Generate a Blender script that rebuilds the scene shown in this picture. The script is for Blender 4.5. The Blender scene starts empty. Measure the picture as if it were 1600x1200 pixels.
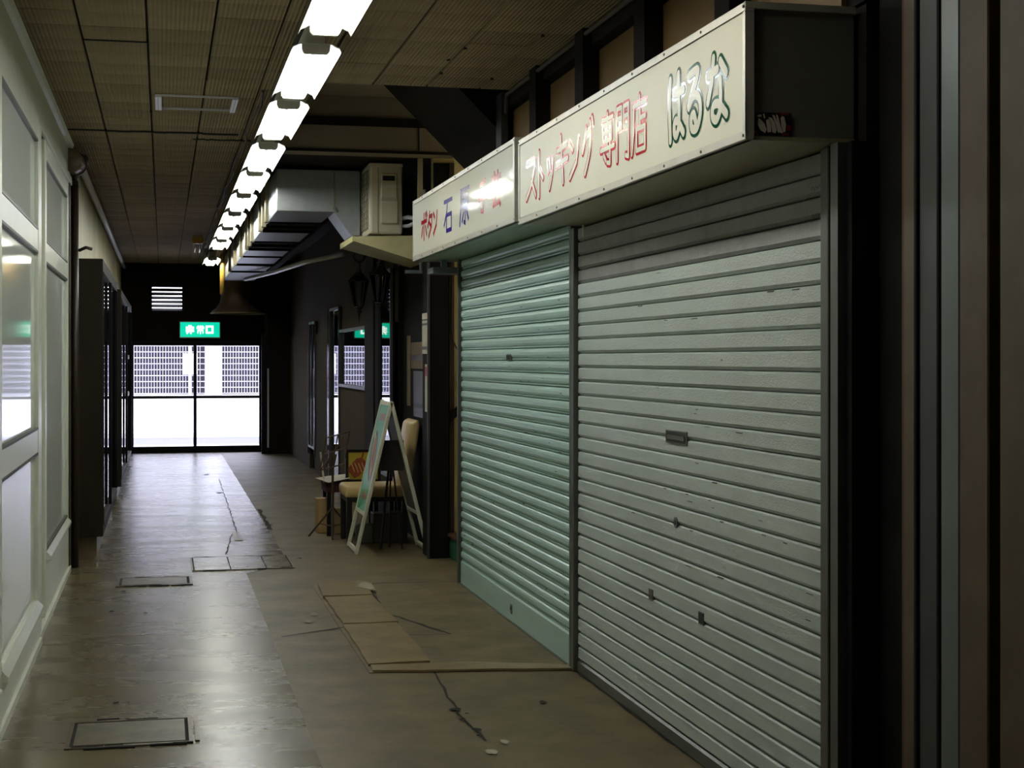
import bpy, bmesh, math, random
from mathutils import Vector, Matrix

random.seed(7)
SC = bpy.context.scene
COL = SC.collection
PI = math.pi

# ------------------------------------------------------------------ camera, world, exposure
cam_d = bpy.data.cameras.new('camera')
cam = bpy.data.objects.new('camera', cam_d)
COL.objects.link(cam)
cam.location = (0, 0, 1.5)
YAW = math.atan2(545, 2400)
cam.rotation_euler = (PI / 2, 0, -YAW)
cam_d.sensor_fit = 'HORIZONTAL'
cam_d.sensor_width = 36
cam_d.lens = 36 * 2400 / 1600
cam_d.shift_y = -39 / 1600
cam_d.clip_end = 200
SC.camera = cam

world = bpy.data.worlds.new('world')
SC.world = world
world.use_nodes = True
bg = world.node_tree.nodes['Background']
bg.inputs[0].default_value = (0.84, 0.86, 1.0, 1)      # even overcast daylight
bg.inputs[1].default_value = 6.0
SC.view_settings.view_transform = 'Standard'
SC.view_settings.look = 'None'
SC.view_settings.exposure = 0.0
SC.view_settings.gamma = 1.0
SC.view_settings.use_curve_mapping = False
TUBE = 26.0                                             # fluorescent tube strength


# ------------------------------------------------------------------ materials
def lin(c):
    c /= 255.0
    return c / 12.92 if c <= 0.04045 else ((c + 0.055) / 1.055) ** 2.4


def rgb(r, g, b):
    return (lin(r), lin(g), lin(b), 1)


def mat(name, col, rough=0.6, metal=0.0, spec=0.5, dirt=0.0, dirt_col=None, scale=6.0, stretch=(1, 1, 1),
        bump=0.0, bump_scale=80.0, bump_detail=3, rough_var=0.0, rnd=0.0, coat=0.0):
    m = bpy.data.materials.new(name)
    m.use_nodes = True
    nt = m.node_tree
    n, l = nt.nodes, nt.links
    b = n['Principled BSDF']
    b.inputs['Base Color'].default_value = col
    b.inputs['Roughness'].default_value = rough
    b.inputs['Metallic'].default_value = metal
    b.inputs['Specular IOR Level'].default_value = spec
    b.inputs['Coat Weight'].default_value = coat
    tc = n.new('ShaderNodeTexCoord')
    mp = n.new('ShaderNodeMapping')
    mp.inputs['Scale'].default_value = stretch
    l.new(tc.outputs['Object'], mp.inputs[0])
    src = None
    if dirt > 0:
        nz = n.new('ShaderNodeTexNoise')
        nz.inputs['Scale'].default_value = scale
        nz.inputs['Detail'].default_value = 6
        nz.inputs['Roughness'].default_value = 0.65
        l.new(mp.outputs[0], nz.inputs[0])
        rp = n.new('ShaderNodeValToRGB')
        rp.color_ramp.elements[0].position = 0.35
        rp.color_ramp.elements[1].position = 0.75
        l.new(nz.outputs[0], rp.inputs[0])
        mu = n.new('ShaderNodeMath')
        mu.operation = 'MULTIPLY'
        mu.inputs[1].default_value = dirt
        l.new(rp.outputs[0], mu.inputs[0])
        mx = n.new('ShaderNodeMixRGB')
        mx.inputs[1].default_value = col
        mx.inputs[2].default_value = dirt_col or tuple(c * 0.45 for c in col[:3]) + (1,)
        l.new(mu.outputs[0], mx.inputs[0])
        src = mx.outputs[0]
        if rough_var > 0:
            ma = n.new('ShaderNodeMath')
            ma.operation = 'MULTIPLY_ADD'
            ma.inputs[1].default_value = rough_var
            ma.inputs[2].default_value = rough
            l.new(nz.outputs[0], ma.inputs[0])
            l.new(ma.outputs[0], b.inputs['Roughness'])
    if rnd > 0:
        oi = n.new('ShaderNodeObjectInfo')
        hs = n.new('ShaderNodeHueSaturation')
        ma = n.new('ShaderNodeMath')
        ma.operation = 'MULTIPLY_ADD'
        ma.inputs[1].default_value = rnd
        ma.inputs[2].default_value = 1 - rnd / 2
        l.new(oi.outputs['Random'], ma.inputs[0])
        l.new(ma.outputs[0], hs.inputs['Value'])
        if src:
            l.new(src, hs.inputs['Color'])
        else:
            hs.inputs['Color'].default_value = col
        src = hs.outputs[0]
    if src:
        l.new(src, b.inputs['Base Color'])
    if bump > 0:
        nb = n.new('ShaderNodeTexNoise')
        nb.inputs['Scale'].default_value = bump_scale
        nb.inputs['Detail'].default_value = bump_detail
        l.new(mp.outputs[0], nb.inputs[0])
        bp = n.new('ShaderNodeBump')
        bp.inputs['Strength'].default_value = bump
        bp.inputs['Distance'].default_value = 0.004
        l.new(nb.outputs[0], bp.inputs['Height'])
        l.new(bp.outputs[0], b.inputs['Normal'])
    return m


def emit(name, col, s):
    m = bpy.data.materials.new(name)
    m.use_nodes = True
    b = m.node_tree.nodes['Principled BSDF']
    b.inputs['Base Color'].default_value = col
    b.inputs['Emission Color'].default_value = col
    b.inputs['Emission Strength'].default_value = s
    return m


def glass_mat(name, tint=(0.97, 0.97, 1, 1)):
    m = bpy.data.materials.new(name)
    m.use_nodes = True
    nt = m.node_tree
    n, l = nt.nodes, nt.links
    n.remove(n['Principled BSDF'])
    tr = n.new('ShaderNodeBsdfTransparent')
    tr.inputs[0].default_value = tint
    gl = n.new('ShaderNodeBsdfGlossy')
    gl.inputs['Roughness'].default_value = 0.02
    fr = n.new('ShaderNodeFresnel')
    fr.inputs[0].default_value = 1.45
    mx = n.new('ShaderNodeMixShader')
    l.new(fr.outputs[0], mx.inputs[0])
    l.new(tr.outputs[0], mx.inputs[1])
    l.new(gl.outputs[0], mx.inputs[2])
    l.new(mx.outputs[0], n['Material Output'].inputs[0])
    return m


def tile_mat(name, col):
    """ceiling board: fine ribs along the corridor, blotches of old dirt"""
    m = mat(name, col, rough=0.85, spec=0.2, dirt=0.55, scale=1.3, rnd=0.22)
    nt = m.node_tree
    n, l = nt.nodes, nt.links
    b = n['Principled BSDF']
    tc = n.new('ShaderNodeTexCoord')
    wv = n.new('ShaderNodeTexWave')
    wv.bands_direction = 'X'
    wv.inputs['Scale'].default_value = 16.0
    wv.inputs['Distortion'].default_value = 0.15
    l.new(tc.outputs['Object'], wv.inputs[0])
    bp = n.new('ShaderNodeBump')
    bp.inputs['Strength'].default_value = 0.7
    bp.inputs['Distance'].default_value = 0.004
    l.new(wv.outputs[0], bp.inputs['Height'])
    l.new(bp.outputs[0], b.inputs['Normal'])
    return m


M = {}
M['floor'] = mat('coated_concrete', rgb(112, 101, 72), rough=0.17, spec=0.45, dirt=0.75, dirt_col=rgb(78, 74, 60), scale=2.2,
                 stretch=(0.5, 1.5, 1), rough_var=0.2, bump=0.22, bump_scale=3.0, bump_detail=0.4)
M['floor_b'] = mat('worn_concrete', rgb(104, 91, 61), rough=0.36, spec=0.3, dirt=0.8, dirt_col=rgb(66, 59, 43), scale=2.6,
                   rough_var=0.25, bump=0.12, bump_scale=9.0)
M['floor_c'] = mat('patched_concrete', rgb(110, 96, 64), rough=0.42, spec=0.3, dirt=0.8, dirt_col=rgb(66, 58, 41), scale=3.4,
                   rough_var=0.2, bump=0.15, bump_scale=12.0)
M['crack'] = mat('crack_dirt', rgb(24, 22, 18), rough=0.9)
M['tile'] = tile_mat('ceiling_board', rgb(156, 138, 108))
M['tile_joint'] = mat('ceiling_void', rgb(26, 23, 18), rough=0.9)
M['plain_ceiling'] = mat('plain_ceiling_board', rgb(126, 114, 88), rough=0.8, dirt=0.4, scale=1.5)
M['left_white'] = mat('white_gloss_paint', rgb(226, 229, 212), rough=0.28, dirt=0.3, dirt_col=rgb(186, 190, 168), scale=3.0, bump=0.05, bump_scale=14)
M['left_pane'] = mat('pale_coated_glass', rgb(226, 232, 220), rough=0.06, spec=0.06, dirt=0.25, dirt_col=rgb(206, 212, 198), scale=1.2)
M['left_cream'] = mat('cream_paint', rgb(206, 200, 150), rough=0.45, dirt=0.5, dirt_col=rgb(130, 118, 70), scale=1.6, stretch=(1, 1, 0.3))
M['bead'] = mat('dark_bead', rgb(70, 70, 62), rough=0.4)
M['brown'] = mat('dark_brown_paint', rgb(58, 48, 36), rough=0.5, dirt=0.4, scale=5)
M['bay_brown'] = mat('bay_brown_paint', rgb(42, 33, 23), rough=0.55, spec=.25, dirt=0.4, scale=3)
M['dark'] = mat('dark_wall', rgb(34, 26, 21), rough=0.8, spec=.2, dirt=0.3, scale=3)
M['dark_gloss'] = mat('dark_frame', rgb(17, 14, 14), rough=0.55, spec=0.2)
M['black'] = mat('black_steel', rgb(15, 13, 11), rough=0.8, spec=.2, dirt=0.45, dirt_col=rgb(52, 38, 26), scale=3.0)
M['dark_glass'] = mat('dark_glass', rgb(9, 9, 11), rough=0.015, spec=0.6)
M['tan_wall'] = mat('tan_board', rgb(74, 63, 46), rough=0.9, spec=.1, dirt=0.4, scale=3)
M['shop_dark'] = mat('dark_shop_wall', rgb(14, 12, 10), rough=0.75, spec=.15)
M['fascia'] = mat('brown_fascia_board', rgb(126, 98, 52), rough=0.6, dirt=0.5, scale=2)
M['alcove_cream'] = mat('alcove_cream', rgb(212, 192, 130), rough=0.6, dirt=0.5, scale=4)
M['green_step'] = mat('green_paint', rgb(28, 84, 58), rough=0.55, dirt=0.5, scale=6)
M['shutter_gray'] = mat('grey_shutter_paint', rgb(174, 185, 181), rough=0.42, spec=0.45, dirt=0.35, dirt_col=rgb(136, 140, 128), scale=5,
                        stretch=(1, 0.5, 1.4), bump=0.55, bump_scale=150, rnd=0.06)
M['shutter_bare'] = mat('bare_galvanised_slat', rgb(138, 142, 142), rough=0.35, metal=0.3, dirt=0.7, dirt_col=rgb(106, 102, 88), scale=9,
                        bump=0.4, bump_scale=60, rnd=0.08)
M['shutter_green'] = mat('mint_shutter_paint', rgb(158, 188, 178), rough=0.34, spec=0.5, dirt=0.35, dirt_col=rgb(122, 142, 130), scale=4,
                         stretch=(1, 0.35, 2), rnd=0.06)
M['chip'] = mat('paint_chip', rgb(62, 54, 46), rough=0.8)
M['rust'] = mat('rust_stain', rgb(138, 116, 78), rough=0.8, dirt=0.6, dirt_col=rgb(160, 164, 150), scale=40)
M['seam'] = mat('seam_dark', rgb(28, 28, 25), rough=0.8)
M['rail'] = mat('grey_rail', rgb(88, 90, 84), rough=0.4, metal=0.4)
M['steel'] = mat('worn_steel', rgb(104, 112, 116), rough=0.4, metal=0.4, dirt=0.6, dirt_col=rgb(92, 92, 84), scale=7, stretch=(1, 1, .3))
M['steel_dim'] = mat('dull_steel', rgb(60, 60, 62), rough=0.5, metal=0.2, dirt=0.4, scale=5, stretch=(1, 1, .2))
M['tan_metal'] = mat('tan_metal', rgb(84, 68, 48), rough=0.6, dirt=0.6, dirt_col=rgb(62, 44, 28), scale=9)
M['rust_edge'] = mat('rusty_edge', rgb(74, 42, 22), rough=0.7, dirt=0.5, scale=12)
M['sign_face'] = mat('sign_acrylic', rgb(232, 230, 214), rough=0.07, spec=0.04, dirt=0.2, dirt_col=rgb(220, 214, 182), scale=1.0, bump=0.02, bump_scale=2.0)
M['sign_matte'] = mat('sign_sheet', rgb(230, 228, 210), rough=0.38, spec=0.15, dirt=0.25, dirt_col=rgb(216, 210, 176), scale=1.2, bump=0.05, bump_scale=200)
M['letter_fill'] = mat('letter_fill', rgb(232, 230, 214), rough=0.2, spec=0.04)
M['sign_frame'] = mat('sign_aluminium', rgb(206, 202, 188), rough=0.35, metal=0.3, dirt=0.3, scale=12)
M['sign_box'] = mat('sign_box_paint', rgb(118, 118, 108), rough=0.5, dirt=0.4, scale=4)
M['sign_under_green'] = mat('sign_under_green', rgb(146, 164, 146), rough=0.45, dirt=0.2, scale=4)
M['sign_under_cream'] = mat('sign_under_cream', rgb(160, 152, 122), rough=0.5, dirt=0.3, scale=4)
M['red_ink'] = mat('red_lettering', rgb(196, 30, 48), rough=0.12, spec=0.07)
M['red_solid'] = mat('deep_red_lettering', rgb(178, 22, 34), rough=0.12, spec=0.07)
M['blue_ink'] = mat('blue_lettering', rgb(44, 40, 142), rough=0.12, spec=0.07)
M['green_ink'] = mat('green_lettering', rgb(6, 78, 52), rough=0.12, spec=0.07)
M['black_ink'] = mat('black_ink', rgb(16, 15, 14), rough=0.5)
M['white_ink'] = mat('chalky_white_ink', rgb(228, 218, 204), rough=0.6)
M['sticker_red'] = mat('sticker_red', rgb(150, 22, 40), rough=0.5)
M['tube'] = emit('lit_tube', (1.0, 0.985, 0.90, 1), TUBE)
M['tube_cool'] = emit('lit_tube_cool', (0.90, 0.95, 1.0, 1), TUBE)
M['lamp_white'] = mat('lamp_white_enamel', rgb(235, 235, 226), rough=0.35)
M['lamp_cap'] = mat('lamp_holder', rgb(190, 188, 176), rough=0.5)
M['trunking'] = mat('trunking_dark', rgb(56, 50, 42), rough=0.7)
M['cap_white'] = mat('white_plastic', rgb(222, 220, 228), rough=0.4)
M['exit_green'] = emit('exit_green', (0.0, 0.68, 0.42, 1), 1.0)
M['exit_white'] = emit('exit_white', (0.9, 1.0, 0.95, 1), 1.6)
M['duct'] = mat('galvanised_duct', rgb(160, 166, 168), rough=0.38, metal=0.55, dirt=0.35, dirt_col=rgb(120, 124, 126), scale=14, rnd=0.1)
M['flange'] = mat('duct_flange', rgb(150, 140, 108), rough=0.5, metal=0.3, dirt=0.5, scale=14)
M['ac'] = mat('aged_white_plastic', rgb(206, 200, 176), rough=0.45, dirt=0.35, dirt_col=rgb(158, 148, 118), scale=5)
M['ac_grille'] = mat('ac_grille', rgb(120, 116, 100), rough=0.5)
M['tray'] = mat('cream_tray', rgb(196, 190, 140), rough=0.5, dirt=0.5, dirt_col=rgb(120, 112, 76), scale=5)
M['asign_white'] = mat('a_board_frame', rgb(206, 204, 178), rough=0.45, dirt=0.3, scale=10)
M['asign_green'] = mat('a_board_mint', rgb(92, 162, 120), rough=0.35)
M['asign_grey'] = mat('a_board_back', rgb(92, 92, 80), rough=0.5, dirt=0.3, scale=7)
M['food_dark'] = mat('food_print_dark', rgb(54, 48, 42), rough=0.4)
M['food_brown'] = mat('food_print_brown', rgb(190, 128, 66), rough=0.4, dirt=0.8, dirt_col=rgb(96, 48, 22), scale=40)
M['food_cream'] = mat('food_print_cream', rgb(216, 190, 140), rough=0.4)
M['text_red'] = mat('faded_red_print', rgb(160, 86, 74), rough=0.4, dirt=0.6, dirt_col=rgb(112, 160, 126), scale=60)
M['vinyl'] = mat('cream_vinyl', rgb(186, 160, 106), rough=0.4, dirt=0.3, scale=5, bump=0.1, bump_scale=20)
M['leg'] = mat('black_lacquer', rgb(20, 17, 15), rough=0.35)
M['wire'] = mat('brown_wire', rgb(82, 66, 48), rough=0.4, metal=0.4)
M['paper'] = mat('paper', rgb(188, 180, 158), rough=0.7, dirt=0.5, scale=20)
M['paper_b'] = mat('printed_paper', rgb(122, 102, 70), rough=0.6, dirt=1.0, dirt_col=rgb(24, 18, 13), scale=14, stretch=(1, 2, .5))
M['yellow'] = mat('yellow_print', rgb(176, 158, 40), rough=0.5)
M['dish_red'] = mat('dish_red', rgb(128, 40, 20), rough=0.4, dirt=0.9, dirt_col=rgb(160, 96, 40), scale=25)
M['wood'] = mat('pale_wood', rgb(172, 142, 92), rough=0.6, dirt=0.4, scale=8, stretch=(1, 1, .2))
M['maroon'] = mat('maroon_cloth', rgb(64, 24, 24), rough=0.8)
M['iron'] = mat('wrought_iron', rgb(22, 20, 19), rough=0.4, metal=0.3)
M['lamp_glass'] = glass_mat('lantern_glass', (0.8, 0.8, 0.84, 1))
M['door_glass'] = glass_mat('door_glass')
M['cable'] = mat('grey_cable', rgb(74, 66, 56), rough=0.6)
M['pipe_white'] = mat('pale_conduit', rgb(214, 212, 222), rough=0.35)
M['pipe_brown'] = mat('brown_drainpipe', rgb(50, 40, 28), rough=0.4, dirt=0.4, scale=8)
M['collar_tan'] = mat('collar_tan', rgb(126, 110, 84), rough=0.35, dirt=0.5, scale=9)
M['hood'] = mat('hood_brown', rgb(104, 82, 70), rough=0.5, metal=.2, dirt=.5, scale=8)
M['pipe_yellow'] = mat('yellow_pipe', rgb(200, 160, 70), rough=0.4)
M['board_sheet'] = mat('brown_floor_sheet', rgb(134, 116, 80), rough=0.36, dirt=0.8, dirt_col=rgb(84, 71, 46), scale=5, bump=0.3, bump_scale=10)
M['hatch'] = mat('hatch_lid', rgb(104, 94, 68), rough=0.28, dirt=0.8, dirt_col=rgb(62, 56, 44), scale=6, rough_var=0.2, bump=.1, bump_scale=12)
M['brass'] = mat('tarnished_hatch_frame', rgb(112, 98, 74), rough=0.35, metal=0.5, dirt=0.7, dirt_col=rgb(40, 34, 26), scale=25)
M['plaster_fleck'] = mat('pale_worn_patch', rgb(176, 168, 146), rough=0.25)
M['out_white'] = mat('white_wall_paint', rgb(236, 236, 238), rough=0.7)
M['out_road'] = mat('road_asphalt', rgb(112, 112, 118), rough=0.8)
M['out_walk'] = mat('pale_paving', rgb(222, 222, 226), rough=0.8)
M['out_grate'] = mat('white_grating', rgb(200, 198, 210), rough=0.6)
M['out_shed'] = mat('shed_wall', rgb(26, 23, 33), rough=0.95)


# ------------------------------------------------------------------ mesh helpers
class MB:
    """collects shapes, then links them as ONE mesh object"""

    def __init__(self):
        self.v, self.f, self.mi = [], [], []
        self.cur = 0

    def add(self, vs, fs):
        o = len(self.v)
        self.v += [tuple(p) for p in vs]
        self.f += [tuple(i + o for i in q) for q in fs]
        self.mi += [self.cur] * len(fs)
        return self

    def box(self, x0, x1, y0, y1, z0, z1):
        if x0 > x1: x0, x1 = x1, x0
        if y0 > y1: y0, y1 = y1, y0
        if z0 > z1: z0, z1 = z1, z0
        return self.add([(x0, y0, z0), (x1, y0, z0), (x1, y1, z0), (x0, y1, z0), (x0, y0, z1), (x1, y0, z1), (x1, y1, z1), (x0, y1, z1)],
                        [(0, 3, 2, 1), (4, 5, 6, 7), (0, 1, 5, 4), (1, 2, 6, 5), (2, 3, 7, 6), (3, 0, 4, 7)])

    def quad(self, a, b, c, d):
        return self.add([a, b, c, d], [(0, 1, 2, 3)])

    def prism(self, pts, a, b, axis='y'):
        """closed outline pts (2-D) pushed from a to b along axis: y -> (x,z), x -> (y,z), z -> (x,y)"""
        def p3(p, t):
            return {'y': (p[0], t, p[1]), 'x': (t, p[0], p[1]), 'z': (p[0], p[1], t)}[axis]
        n = len(pts)
        vs = [p3(p, a) for p in pts] + [p3(p, b) for p in pts]
        fs = [tuple(range(n)), tuple(range(2 * n - 1, n - 1, -1))]
        fs += [(i, i + n, (i + 1) % n + n, (i + 1) % n) for i in range(n)]
        return self.add(vs, fs)

    def tube(self, pts, r, n=8, cap=True):
        pts = [Vector(p) for p in pts]
        rs = r if isinstance(r, (list, tuple)) else [r] * len(pts)
        rings, up = [], Vector((0.137, 0.271, 0.953)).normalized()
        for i, p in enumerate(pts):
            t = (pts[min(i + 1, len(pts) - 1)] - pts[max(i - 1, 0)]).normalized()
            a = t.cross(up)
            if a.length < 1e-3:
                a = t.cross(Vector((1, 0, 0)))
            a.normalize()
            b = t.cross(a)
            rings.append([p + (a * math.cos(2 * PI * k / n) + b * math.sin(2 * PI * k / n)) * rs[i] for k in range(n)])
        vs = [q for ring in rings for q in ring]
        fs = []
        for i in range(len(pts) - 1):
            for k in range(n):
                k2 = (k + 1) % n
                fs.append((i * n + k, i * n + k2, (i + 1) * n + k2, (i + 1) * n + k))
        if cap:
            fs.append(tuple(range(n - 1, -1, -1)))
            fs.append(tuple((len(pts) - 1) * n + k for k in range(n)))
        return self.add(vs, fs)

    def lathe(self, prof, c=(0, 0), n=16, sx=1, sy=1):
        """profile (r, z) turned about the vertical through c"""
        vs = [(c[0] + r * sx * math.cos(2 * PI * k / n), c[1] + r * sy * math.sin(2 * PI * k / n), z) for r, z in prof for k in range(n)]
        fs = []
        for i in range(len(prof) - 1):
            for k in range(n):
                k2 = (k + 1) % n
                fs.append((i * n + k, i * n + k2, (i + 1) * n + k2, (i + 1) * n + k))
        return self.add(vs, fs)

    def build(self, name, m, parent=None, bevel=0.0, smooth=False, loc=None, seg=1, mods=True):
        me = bpy.data.meshes.new(name)
        me.from_pydata(self.v, [], self.f)
        for x in (m if isinstance(m, (list, tuple)) else [m]):
            me.materials.append(x)
        me.polygons.foreach_set('material_index', self.mi)
        bm = bmesh.new()
        bm.from_mesh(me)
        if bevel:
            bmesh.ops.remove_doubles(bm, verts=bm.verts, dist=1e-6)
        bmesh.ops.recalc_face_normals(bm, faces=bm.faces)
        if bevel:
            es = [e for e in bm.edges if len(e.link_faces) == 2 and e.calc_face_angle(0) > 0.5]
            bmesh.ops.bevel(bm, geom=es, offset=bevel, segments=seg, affect='EDGES', profile=0.5, clamp_overlap=True)
        bm.to_mesh(me)
        bm.free()
        if smooth:
            me.polygons.foreach_set('use_smooth', [True] * len(me.polygons))
        o = bpy.data.objects.new(name, me)
        COL.objects.link(o)
        if parent:
            o.parent = parent
        if loc:
            o.location = loc
        return o


def tag(o, label=None, cat=None, group=None, kind=None):
    if label: o['label'] = label
    if cat: o['category'] = cat
    if group: o['group'] = group
    if kind: o['kind'] = kind
    return o


def thing(name, label, cat, loc=(0, 0, 0), rz=0, group=None):
    o = bpy.data.objects.new(name, None)
    COL.objects.link(o)
    o.location = loc
    o.rotation_euler = (0, 0, rz)
    o.empty_display_size = 0.1
    return tag(o, label, cat, group)


def struct(name, mb, m, parent=None, label=None, **k):
    o = mb.build(name, m, parent, **k)
    if not parent:
        o['kind'] = 'structure'
    if label:
        o['label'] = label
    return o


def copy_tree(o, parent=None):
    c = o.copy()
    COL.objects.link(c)
    c.parent = parent
    for ch in list(o.children):
        copy_tree(ch, c)
    return c


def copy_part(o, loc):
    c = o.copy()
    COL.objects.link(c)
    c.location = loc
    return c


# strokes: each glyph is a list of polylines in a 0..1 box
G = {
    'su': [[(.06, .92), (.86, .92), (.78, .66), (.5, .33), (.04, .03)], [(.55, .42), (.94, .03)]],
    'to': [[(.3, 1), (.3, 0)], [(.3, .64), (.9, .38)]],
    'tsu': [[(.06, .78), (.2, .5)], [(.42, .84), (.54, .56)], [(.95, .8), (.84, .4), (.4, .0)]],
    'ki': [[(.1, .72), (.9, .78)], [(.03, .42), (.97, .48)], [(.4, 1), (.6, 0)]],
    'n': [[(.06, .9), (.36, .7)], [(.95, .9), (.74, .36), (.1, .03)]],
    'gu': [[(.38, .96), (.26, .7), (.03, .48)], [(.36, .84), (.8, .84), (.7, .42), (.25, .0)], [(.74, 1.06), (.82, .95)], [(.92, 1.12), (1.0, 1.0)]],
    'sen': [[(.1, .9), (.9, .9)], [(.5, 1), (.5, .4)], [(.2, .8), (.8, .8), (.8, .48), (.2, .48), (.2, .8)], [(.2, .64), (.8, .64)],
            [(.0, .33), (1.0, .33)], [(.7, .42), (.7, .02), (.5, .05)], [(.24, .22), (.4, .1)]],
    'mon': [[(.08, 1), (.08, 0)], [(.08, 1), (.42, 1), (.42, .6)], [(.08, .8), (.42, .8)], [(.08, .6), (.42, .6)],
            [(.92, 1), (.92, 0), (.72, .04)], [(.92, 1), (.58, 1), (.58, .6), (.92, .6)], [(.58, .8), (.92, .8)]],
    'ten': [[(.55, 1), (.55, .86)], [(.12, .86), (1.0, .86)], [(.16, .86), (.15, .4), (.02, .0)], [(.58, .74), (.58, .42)], [(.58, .6), (.94, .6)],
            [(.35, .42), (.92, .42), (.92, .03), (.35, .03), (.35, .42)]],
    'ha': [[(.12, .97), (.06, .5), (.12, .0)], [(.36, .72), (1.0, .72)], [(.68, 1), (.71, .5), (.7, .2), (.55, .04), (.4, .1), (.42, .25), (.62, .26), (1.0, .04)]],
    'ru': [[(.12, .93), (.78, .93), (.1, .42), (.45, .57), (.82, .5), (.94, .26), (.7, .03), (.34, .04), (.26, .2), (.46, .27), (.62, .1)]],
    'na': [[(.02, .76), (.52, .8)], [(.32, 1), (.24, .65), (.02, .34)], [(.68, .9), (.98, .68)], [(.68, .62), (.69, .2), (.5, .02), (.28, .09), (.32, .25), (.6, .25), (1.0, .04)]],
    'bo': [[(.03, .7), (.9, .7)], [(.46, 1), (.46, .0)], [(.24, .5), (.06, .15)], [(.7, .5), (.9, .15)], [(.72, 1.0), (.8, .86)], [(.9, 1.04), (.99, .9)]],
    'ta': [[(.4, 1), (.3, .7), (.04, .44)], [(.38, .82), (.88, .82), (.76, .4), (.25, 0)], [(.34, .58), (.64, .42)]],
    'ishi': [[(.03, .92), (.97, .92)], [(.45, .92), (.34, .6), (.03, .22)], [(.32, .5), (.9, .5), (.9, .03), (.32, .03), (.32, .5)]],
    'hara': [[(.1, .95), (1, .95)], [(.14, .95), (.12, .45), (.0, .02)], [(.58, .93), (.5, .8)], [(.32, .78), (.88, .78), (.88, .45), (.32, .45), (.32, .78)],
             [(.32, .62), (.88, .62)], [(.6, .45), (.6, .02), (.48, .06)], [(.42, .32), (.28, .1)], [(.78, .32), (.95, .1)]],
    'te': [[(.8, .98), (.2, .9)], [(.12, .7), (.88, .7)], [(.0, .44), (1, .44)], [(.52, .92), (.52, .03), (.32, .06)]],
    'gei': [[(.03, .86), (.97, .86)], [(.32, 1), (.32, .72)], [(.68, 1), (.68, .72)], [(.16, .6), (.84, .6)], [(.0, .4), (1, .4)], [(.45, .4), (.18, .05), (.86, .1)], [(.7, .28), (.95, .0)]],
    'hi': [[(.38, 1), (.38, .3), (.12, 0)], [(.04, .8), (.38, .8)], [(.04, .55), (.38, .55)], [(.02, .28), (.38, .3)], [(.63, 1), (.63, 0)],
           [(.63, .8), (.97, .8)], [(.63, .55), (.97, .55)], [(.63, .28), (.99, .28)]],
    'jou': [[(.5, 1), (.5, .84)], [(.2, .98), (.3, .85)], [(.8, .98), (.7, .85)], [(.05, .64), (.05, .82), (.95, .82), (.95, .64)],
            [(.28, .7), (.72, .7), (.72, .52), (.28, .52), (.28, .7)], [(.15, .04), (.15, .38), (.85, .38), (.85, .05)], [(.5, .5), (.5, -.04)]],
    'kuchi': [[(.1, .92), (.9, .92), (.9, .08), (.1, .08), (.1, .92)]],
}


def smooth_line(p, n=4):
    """Catmull-Rom through the points, for the brushed curves"""
    if len(p) < 4 or p[0] == p[-1]:
        return p
    q = [p[0]] + list(p) + [p[-1]]
    out = []
    for i in range(1, len(q) - 2):
        for k in range(n):
            t = k / n
            a, b, c, d = q[i - 1:i + 3]
            out.append(tuple(0.5 * (2 * b[j] + (c[j] - a[j]) * t + (2 * a[j] - 5 * b[j] + 4 * c[j] - d[j]) * t * t + (3 * b[j] - a[j] - 3 * c[j] + d[j]) * t ** 3) for j in (0, 1)))
    out.append(p[-1])
    return out


def ink(mb, glyph, u0, u1, v0, v1, half, put, curved=False, round_ends=True, axis=0):
    """flat lettering: ribbons of half width `half`; put(u, v) gives the point in the scene"""
    base, lay = put, [0]

    def put(u, v):
        q = list(base(u, v))
        q[axis] -= lay[0] * 8e-6
        return tuple(q)
    for pl in glyph:
        pl = smooth_line(pl) if curved else pl
        P = [Vector((u0 + a * (u1 - u0), v0 + b * (v1 - v0))) for a, b in pl]
        for a, b in zip(P, P[1:]):
            d = (b - a)
            if d.length < 1e-6:
                continue
            d.normalize()
            ext = d * (0 if round_ends else half * .9)
            nn = Vector((-d.y, d.x)) * half
            a2, b2 = a - ext, b + ext
            lay[0] += 1
            mb.add([put(*(a2 + nn)), put(*(a2 - nn)), put(*(b2 - nn)), put(*(b2 + nn))], [(0, 1, 2, 3)])
        if round_ends:
            for a in P:
                lay[0] += 1
                mb.add([put(a.x + half * math.cos(k * PI / 6), a.y + half * math.sin(k * PI / 6)) for k in range(12)], [tuple(range(12))])


XL = -0.65       # left wall plane
XR = 2.00        # right wall plane behind the shutters
YE = 25.2        # end wall
ZC = 3.03        # ceiling

# ================================================================== SETTING
fl = MB().box(-0.9, 3.4, -2.2, 25.45, -0.12, -0.012).build('floor', M['crack'])
tag(fl, 'worn concrete passage floor, shiny with daylight and lamp reflections', kind='structure')
MB().prism([(XL - .25, -2.2), (.57, -2.2), (.57, 10.9), (.90, 11.3), (.90, 25.4), (XL - .25, 25.4)], -.012, 0, 'z').build('floor_slab', M['floor'], fl)
MB().box(0.5702, 3.4, -2.2, 7.30, -0.012, -0.001).build('floor_slab', M['floor_b'], fl)
MB().prism([(.5702, 7.3002), (.96, 7.3002), (.96, 10.204), (3.4, 10.204), (3.4, 25.4), (.9004, 25.4), (.9004, 11.3), (.5702, 10.9)], -.012, -.001, 'z').build('floor_slab', M['floor_b'], fl)
MB().box(0.9605, 3.4, 7.301, 10.20, -0.012, 0.002).build('floor_slab', M['floor_c'], fl)


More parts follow.
